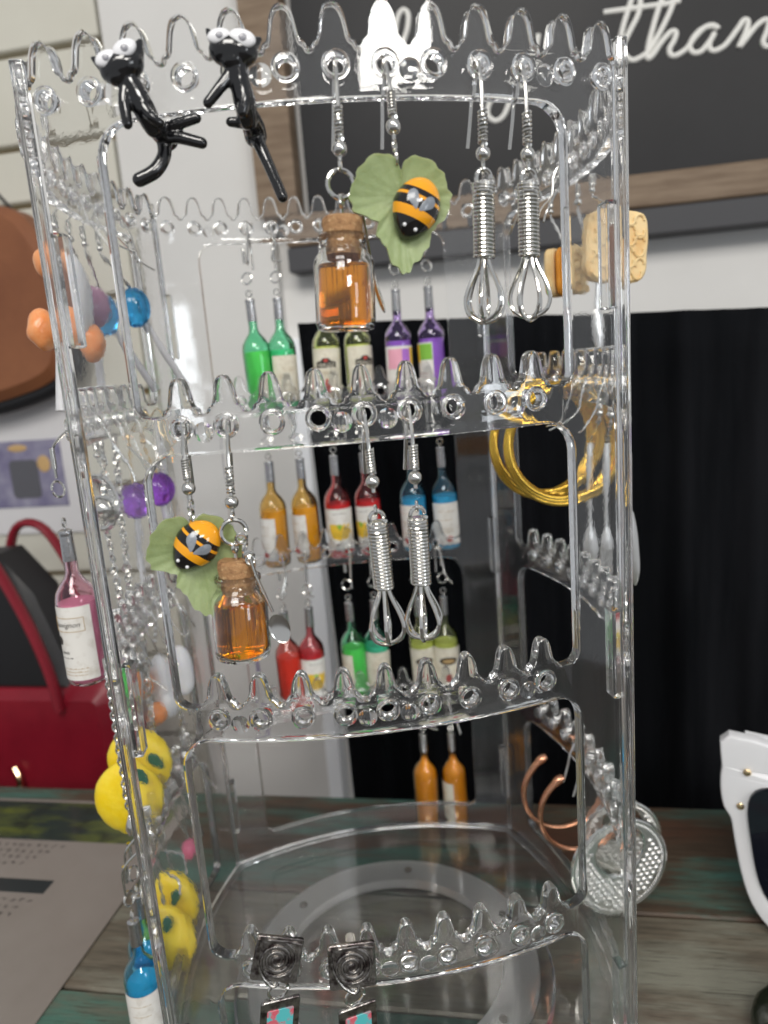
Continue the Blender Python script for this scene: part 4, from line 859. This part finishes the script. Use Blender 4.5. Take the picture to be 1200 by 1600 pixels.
utensil('silver fork earring beside the gold hoops, nearer the right post', -10, 1, (87, -4, -91), 48, 'fork')
utensil('silver knife earring poking out past the right post', -30, 1, (85, -26, -92), 44, 'knife', R(-4))

def crescent(label, x, row, c, r, yaw):
    e = Ear('crescent_disc_earring', label, 'earring', 'right', x, row, 'silver crescent earrings'); lc = Vector(e.w(*c)); hook(e, 6.5, 13, 1.2, key='cs')
    M = Matrix.Rotation(R(90), 4, 'X'); rot = (0, 0, -e.rz + yaw); ri = r * 0.55; dz = r * 0.37
    def bd():
        n = 64; vs = []; fs = []
        for y, e1, e2 in ((-0.7, 0, 0), (0.7, 0, 0)):
            vs += [(r * math.cos(2 * PI * i / n), y, r * math.sin(2 * PI * i / n)) for i in range(n)] + [(ri * math.cos(2 * PI * i / n), y, dz + ri * math.sin(2 * PI * i / n)) for i in range(n)]
        for i in range(n):
            j = (i + 1) % n; fs += [(i, j, n + j, n + i), (2 * n + j, 2 * n + i, 3 * n + i, 3 * n + j), (j, i, 2 * n + i, 2 * n + j), (n + i, n + j, 3 * n + j, 3 * n + i)]
        return MB().add(vs, fs)
    d = e.part('disc', bd, SILVERM, f'cres{r}', lc, rot)
    e.part('outer_rim', lambda: MB().tube(arc((0, 0, 0), r, 0, 360, 64)[:-1], 0.75, 8, True), CHROME, f'crim{r}', parent=d); e.part('inner_rim', lambda: MB().tube(arc((0, 0, dz), ri, 0, 360, 56)[:-1], 0.65, 8, True), CHROME, f'cirim{r}', parent=d)
    def beads():
        mb = MB(); 
        for i in range(96): a = 2 * PI * i / 96; mb.ball(((r - 1.5) * math.cos(a), -0.8, (r - 1.5) * math.sin(a)), 0.42, 6, 4)
        s = 2.5
        for j in range(-12, 12):
            for i in range(-12, 12):
                x_ = i * s + (j % 2) * s / 2; z_ = j * 2.0
                if math.hypot(x_, z_) < r - 2.5 and math.hypot(x_, z_ - dz) > ri + 1.4: mb.ball((x_, -0.75, z_), (1.22, 0.6, 0.98), 8, 5)
        return mb
    e.part('beading', beads, SILVERM, f'bead{r}', parent=d, kind='stuff')
    P = spline([Vector((0, -6.5, -15.4)), lc + Vector((0, 0, r * 0.98 + 1.2)), lc + Vector((0, 0, r * 0.98))], 3); e.part('link', MB().tube(P, 0.45, 7), CHROME)
    return e
crescent('beaded silver crescent disc earring facing forward at the right post', 0, 3, (88, -7, -251), 19.0, R(5))
crescent('beaded silver crescent disc earring behind its pair at the right post', 10, 3, (97, 12, -253), 15.5, R(-8))

# --- left panel
def lemon(label, x, row, c, r, leaf, tilt):
    e = Ear('lemon_earring', label, 'earring', 'left', x, row, 'lemon earrings'); hook(e, 6, 12, 1.2, key='lm')
    lc = Vector(e.w(*c))
    P = [Vector((0, -6, -14)) + (lc + Vector((0, 0, r[2] * .95)) - Vector((0, -6, -14))) * (i / 10) for i in range(11)]
    e.part('chain', MB().tube(P, [0.35 + 0.5 * (i % 2) for i in range(11)], 7), CHROME)
    o = e.part('fruit', MB().ball((0, 0, 0), (r[0], r[1], r[2]), 36, 24, fn=lambda v: v * (1 + 0.05 * (1 if abs(v.z) > r[2] * 0.93 else 0)) + v.normalized() * 0.25 * noise.noise(v * 0.5)), LEMON, None, lc, (0, tilt, -e.rz))
    lv = spline([(0, 0, 0), (1.4, 0, -1.2), (2.0, 0, -3.4), (1.3, 0, -5.8), (0, 0, -7.4), (-1.3, 0, -5.8), (-2.0, 0, -3.4), (-1.4, 0, -1.2)], 3, True)
    ll = e.w(*leaf[0]); e.part('leaf', MB().prism([(p.x, p.z) for p in lv], -0.5, 0.5, 0.25, M=Matrix.Rotation(R(90), 4, 'X')), LEAFDK, None, ll, (0, R(leaf[1]), -e.rz))
    return e
lemon('matte yellow lemon earring in the upper pair on the left, lower fruit', 0, 2, (-88.5, 3, -203), (12.2, 5.2, 13.6), ((-83, -4.5, -188), -35), 0.1)
lemon('matte yellow lemon earring in the upper pair on the left, upper fruit with a leaf', 20, 2, (-86.5, 15, -196), (11.8, 5.2, 13.2), ((-81, 8, -190), -40), -0.1)
lemon('matte yellow lemon earring in the lower pair on the left, upper fruit', 20, 3, (-83.5, 24, -262), (8.8, 5.0, 13.0), ((-80, 15, -251), 20), -0.2)
lemon('matte yellow lemon earring in the lower pair on the left, lower fruit', 10, 3, (-84.5, 12, -269), (9.6, 5.2, 14.0), ((-82, 5.5, -254), 10), -0.12)

def sidecharm(name, label, x, row, drop, group=None, metal=STEEL, out=6, tail=20):
    e = Ear(name, label, 'earring', 'left', x, row, group); hook(e, out, drop, 1.15, metal, key='sc', tail=tail, wr=0.3, jit=int(100 + abs(x) * 7 + row * 13 + drop)); return e
def white_orange(label, x, row, c, lobes, whites):
    e = sidecharm('white_orange_earring', label, x, row, 11, 'white and orange earrings'); lc = Vector(e.w(*c))
    P = [Vector((0, -6, -13)) + (lc + Vector((0, 0, 6)) - Vector((0, -6, -13))) * (i / 6) for i in range(7)]; e.part('chain', MB().tube(P, [0.35 + 0.45 * (i % 2) for i in range(7)], 7), CHROME)
    for p, r in whites: e.part('white_lobe', MB().ball((0, 0, 0), r, 30, 22, fn=lambda v: v * (1 + 0.14 * noise.noise(v * 0.13 + Vector((r[0], 2, r[2]))))), WHITER, None, e.w(*p))
    for p, r in lobes: e.part('orange_lobe', MB().ball((0, 0, 0), r, 28, 20, fn=lambda v: v * (1 + 0.16 * noise.noise(v * 0.22 + Vector((r[2], r[0], 3))))), ORANGER, None, e.w(*p))
    return e
e = white_orange('white charm earring with three orange lobes at the upper left edge', 10, 0, (-89, 12, -30),
    [((-89, 10, -19.5), (4.8, 4.6, 5.6)), ((-94, 8, -40), (5.0, 4.6, 6.4)), ((-80.5, 14, -45), (5.8, 4.6, 6))], [((-83.5, 12, -32), (7.4, 5.4, 15))])
e.part('stick', MB().tube([e.w(-90, 12, -45), e.w(-92, 8, -66)], 1.9, 12), STICK)
white_orange('white tooth-shaped charm earring with orange side lobes above the lemons', 40, 2, (-81, 40, -166),
    [((-86, 34, -174), (4.4, 4, 6)), ((-83, 36, -187), (4.6, 4, 4.6))], [((-80, 40, -175), (4.6, 4.5, 11)), ((-73, 44, -174), (4.2, 4.5, 11)), ((-79, 40, -185), (5, 4, 6.5))])
def lolly(label, name, x, row, c, r, m_, stick, metal=STEEL, lumpy=0.0, group=None):
    e = sidecharm(name, label, x, row, 11, group, metal); lc = Vector(e.w(*c)); P = [Vector((0, -6, -13)) + (lc + Vector((0, 0, r[2] * .9)) - Vector((0, -6, -13))) * (i / 6) for i in range(7)]
    e.part('chain', MB().tube(P, [0.35 + 0.45 * (i % 2) for i in range(7)], 7), metal)
    e.part('candy', MB().ball((0, 0, 0), r, 26, 18, fn=lambda v: v * (1 + lumpy * (abs(math.sin(3 * math.atan2(v.y, v.x))) - 0.5))), m_, None, lc)
    if stick: e.part('stick', MB().tube([lc + (Vector(e.w(*stick)) - lc) * 0.15, e.w(*stick)], 1.35, 12), STICK)
    return e
lolly('mauve lollipop earring at the upper left, behind the white charm', 'lollipop_earring', 20, 0, (-83, 30, -32), (6.2, 6, 7.4), MAUVE, (-84, 30, -62), group='lollipop earrings')
lolly('clear blue lollipop earring on the upper left, left of its pair', 'lollipop_earring', 30, 0, (-82, 40, -34), (5.2, 5.2, 7), BLUER, (-70, 52, -62), lumpy=0.06, group='lollipop earrings')
lolly('clear blue lollipop earring on the upper left, right of its pair', 'lollipop_earring', 40, 0, (-73, 49, -31), (6, 5.6, 7.2), BLUER, (-60, 62, -61), lumpy=0.06, group='lollipop earrings')
lolly('clear purple lollipop earring on gold wire, left of its pair', 'lollipop_earring', 40, 1, (-80, 37, -102), (5.8, 5.6, 6.6), PURPR, (-81, 34, -133), PALEGOLD, 0.07, group='lollipop earrings')
lolly('clear purple lollipop earring on gold wire, right of its pair', 'lollipop_earring', 50, 1, (-73, 48, -100), (6.4, 5.8, 6.6), PURPR, (-71, 52, -128), PALEGOLD, 0.07, group='lollipop earrings')
e = lolly('small pink bead earring above the lower lemons', 'bead_earring', 40, 3, (-80, 42, -253), (3.6, 3.4, 4.6), PINKR, None, group='bead earrings')
e = lolly('small purple bead earring under the upper lemons', 'bead_earring', 30, 2, (-90, 18, -221), (3.8, 3.4, 4.0), mat('purple_resin', (0.20, 0.05, 0.45), 0.2), None, group='bead earrings')
e = sidecharm('clear disc_earring'.replace(' ', '_'), 'round clear glass and silver disc earring at the left post', 15, 1, 12)
dc = Vector(e.w(-86, 15, -98)); dr = (0, 0, -e.rz + R(-20))
e.part('glass_dome', MB().ball((0, 0, 0), (6.6, 2.6, 9.2), 28, 18), GLASS, None, dc, dr); e.part('rim', MB().tube([(x_ * 1.0, 0, z_) for x_, z_ in [(6.8 * math.cos(2 * PI * i / 40), 9.5 * math.sin(2 * PI * i / 40)) for i in range(40)]], 0.8, 8, True), CHROME, None, dc, dr)
e.part('bead', MB().ball((0, 0, 0), 4.6, 22, 14), CHROME, None, dc + Vector((-2, 1, -2)))
rnd = random.Random(21)
def chain(label, x, row, p0, length, p1off):
    e = sidecharm('chain_earring', label, x, row, 11, 'silver chain earrings', tail=18); a = Vector(e.w(*p0)); s0 = Vector((0, -6, -13)); L = []
    n = int((a - s0).length / 2.1)
    for i in range(n): L.append(s0 + (a - s0) * (i / n))
    m_ = int(length / 2.1)
    for i in range(m_): L.append(a + Vector((p1off[0] * i / m_ + 0.25 * math.sin(i), p1off[1] * i / m_, -2.1 * i)))
    def lk(): return MB().tube([(1.0 * math.cos(2 * PI * i / 12), 0, 1.55 * math.sin(2 * PI * i / 12)) for i in range(12)], 0.42, 6, True)
    for i, p in enumerate(L): e.part('chain_link', lk, CHROME, 'clink', p, (0, 0, R(90 * (i % 2) + rnd.uniform(-25, 25))))
    q = L[-1]; e.part('drop', lambda: MB().lathe([(0, 0), (0.6, -0.4), (1.9, -4), (2.2, -6), (1.4, -8), (0, -8.8)], 16), CHROME, 'cdrop', q - Vector((0, 0, 1)))
chain('long silver chain earring under the clear glass disc', 20, 1, (-86, 17, -108), 46, (1, 2))
chain('long silver chain earring beside the white lollipop stick', 30, 1, (-83, 27, -108), 52, (0, -2))
chain('silver chain earring hanging behind the upper lemons', 10, 2, (-86, 14, -158), 44, (0, -4))
chain('silver chain earring hanging beside the white tooth-shaped charm', 30, 2, (-83, 29, -160), 56, (-2, -2))
chain('silver chain earring dropping towards the lower lemons', 50, 2, (-76, 45, -196), 50, (0, 0))
chain('short silver chain earring above the blue bottles', -10, 2, (-87, -5, -166), 40, (0, 0))

# ================================================================== sunglasses and stone on the table
sg = thing('sunglasses', 'white sunglasses with dark lenses standing on the table at the right', 'sunglasses', (130, -3, -292), (0, 0, R(-30)))
Mx = Matrix.Rotation(R(90), 4, 'X')
def lens_out(cx, d=0.0): return [(p.x + cx, p.y) for p in spline([(-24 - d, 60 + d), (-12, 66 + d), (14, 65 + d), (24 + d, 60 + d), (25 + d, 36), (20 + d * .8, 18 - d * .7), (8, 11 - d), (-10, 12 - d), (-19 - d * .9, 22 - d * .5), (-23.5 - d, 42)], 5, True)]
def front_frame():
    outer = [(3.2, 83.5), (0.8, 70), (0.4, 61), (1.6, 53), (4.2, 48.5), (5.6, 40), (8.2, 26), (12, 14), (18, 6), (26, 2.4), (40, 1.6), (52, 5), (60, 16), (65, 34), (70, 40), (75, 34), (80, 16), (88, 5), (100, 1.6), (114, 2.4), (122, 6), (128, 14), (132, 26), (134.4, 40), (135.8, 48.5), (138.4, 53), (139.6, 61), (139.2, 70), (136.8, 83.5), (104, 80), (70, 74), (36, 80)]
    cu = bpy.data.curves.new('frame', 'CURVE'); cu.dimensions = '2D'; cu.fill_mode = 'BOTH'; cu.extrude = 2.0; cu.bevel_depth = 0.9; cu.bevel_resolution = 3; cu.offset = -0.9
    for P in (outer, lens_out(36.5, 0.6), lens_out(103.5, 0.6)):
        s = cu.splines.new('POLY'); P = [(v.x, v.y) for v in spline([(a, b_, 0) for a, b_ in P], 3, True)] if P is outer else P
        s.points.add(len(P) - 1); s.use_cyclic_u = True
        for q, p in zip(s.points, P): q.co = (p[0], p[1], 0, 1)
    o = bpy.data.objects.new('frame', cu); C.objects.link(o); bpy.context.view_layer.update(); me = bpy.data.meshes.new_from_object(o.evaluated_get(bpy.context.evaluated_depsgraph_get())); bpy.data.objects.remove(o)
    bm = bmesh.new(); bm.from_mesh(me); bmesh.ops.remove_doubles(bm, verts=bm.verts, dist=1e-4)
    for v in bm.verts: v.co = (v.co.x * MM, (-v.co.z + 10 * ((v.co.x - 70) / 70) ** 2) * MM, v.co.y * MM)
    bmesh.ops.recalc_face_normals(bm, faces=bm.faces); bm.to_mesh(me); bm.free(); me.materials.clear(); me.materials.append(WHITEP); me.polygons.foreach_set('use_smooth', [True] * len(me.polygons)); me.set_sharp_from_angle(angle=R(40)); return me
fr = bpy.data.objects.new('front_frame', front_frame()); C.objects.link(fr); fr.parent = sg
for cx in (36.5, 103.5):
    y0 = 10 * ((cx - 70) / 70) ** 2
    part('lens', MB().prism(lens_out(cx, 1.6), -0.9, 0.9, 0.2, M=Matrix.Translation((0, y0 + 0.6, 0)) @ Mx), LENS, sg)
for sx, x0, yy in ((1, 3, 14), (-1, 137, 20)):
    part('temple_arm', MB().prism([(0, 55), (0, 82), (26, 79), (96, 70), (124, 44), (128, 47), (104, 64), (60, 60), (26, 57)], -2.4, 2.4, 1.1, M=Matrix.Translation((x0 + sx * 6, yy, 0)) @ Matrix.Diagonal((sx, 1, 1, 1)) @ Mx), WHITEP, sg)
    part('hinge_block', MB().box((x0 + sx * 6, 17.0, 66), (5.0, 11, 20), 1.5), WHITEP, sg)
for x, z in ((9.6, 70.2), (7.6, 55.2)):
    part('rivet', lambda: MB().ball((0, 0, 0), (1.5, 0.7, 1.5), 14, 8), PALEGOLD, sg, 'rivet', (x, 10 * ((x - 70) / 70) ** 2 - 3.0, z))
stn = part('dark_stone', MB().ball((0, 0, 0), (27, 20, 9), 40, 24, fn=lambda v: v * (1 + 0.10 * noise.noise(v * 0.045) + 0.03 * noise.noise(v * 0.16))), STONE)
stn.location = Vector((142.5, -53.5, -285 + Z0)) * MM; tag(stn, 'dark greenish black stone lying on the table at the lower right corner', 'stone')
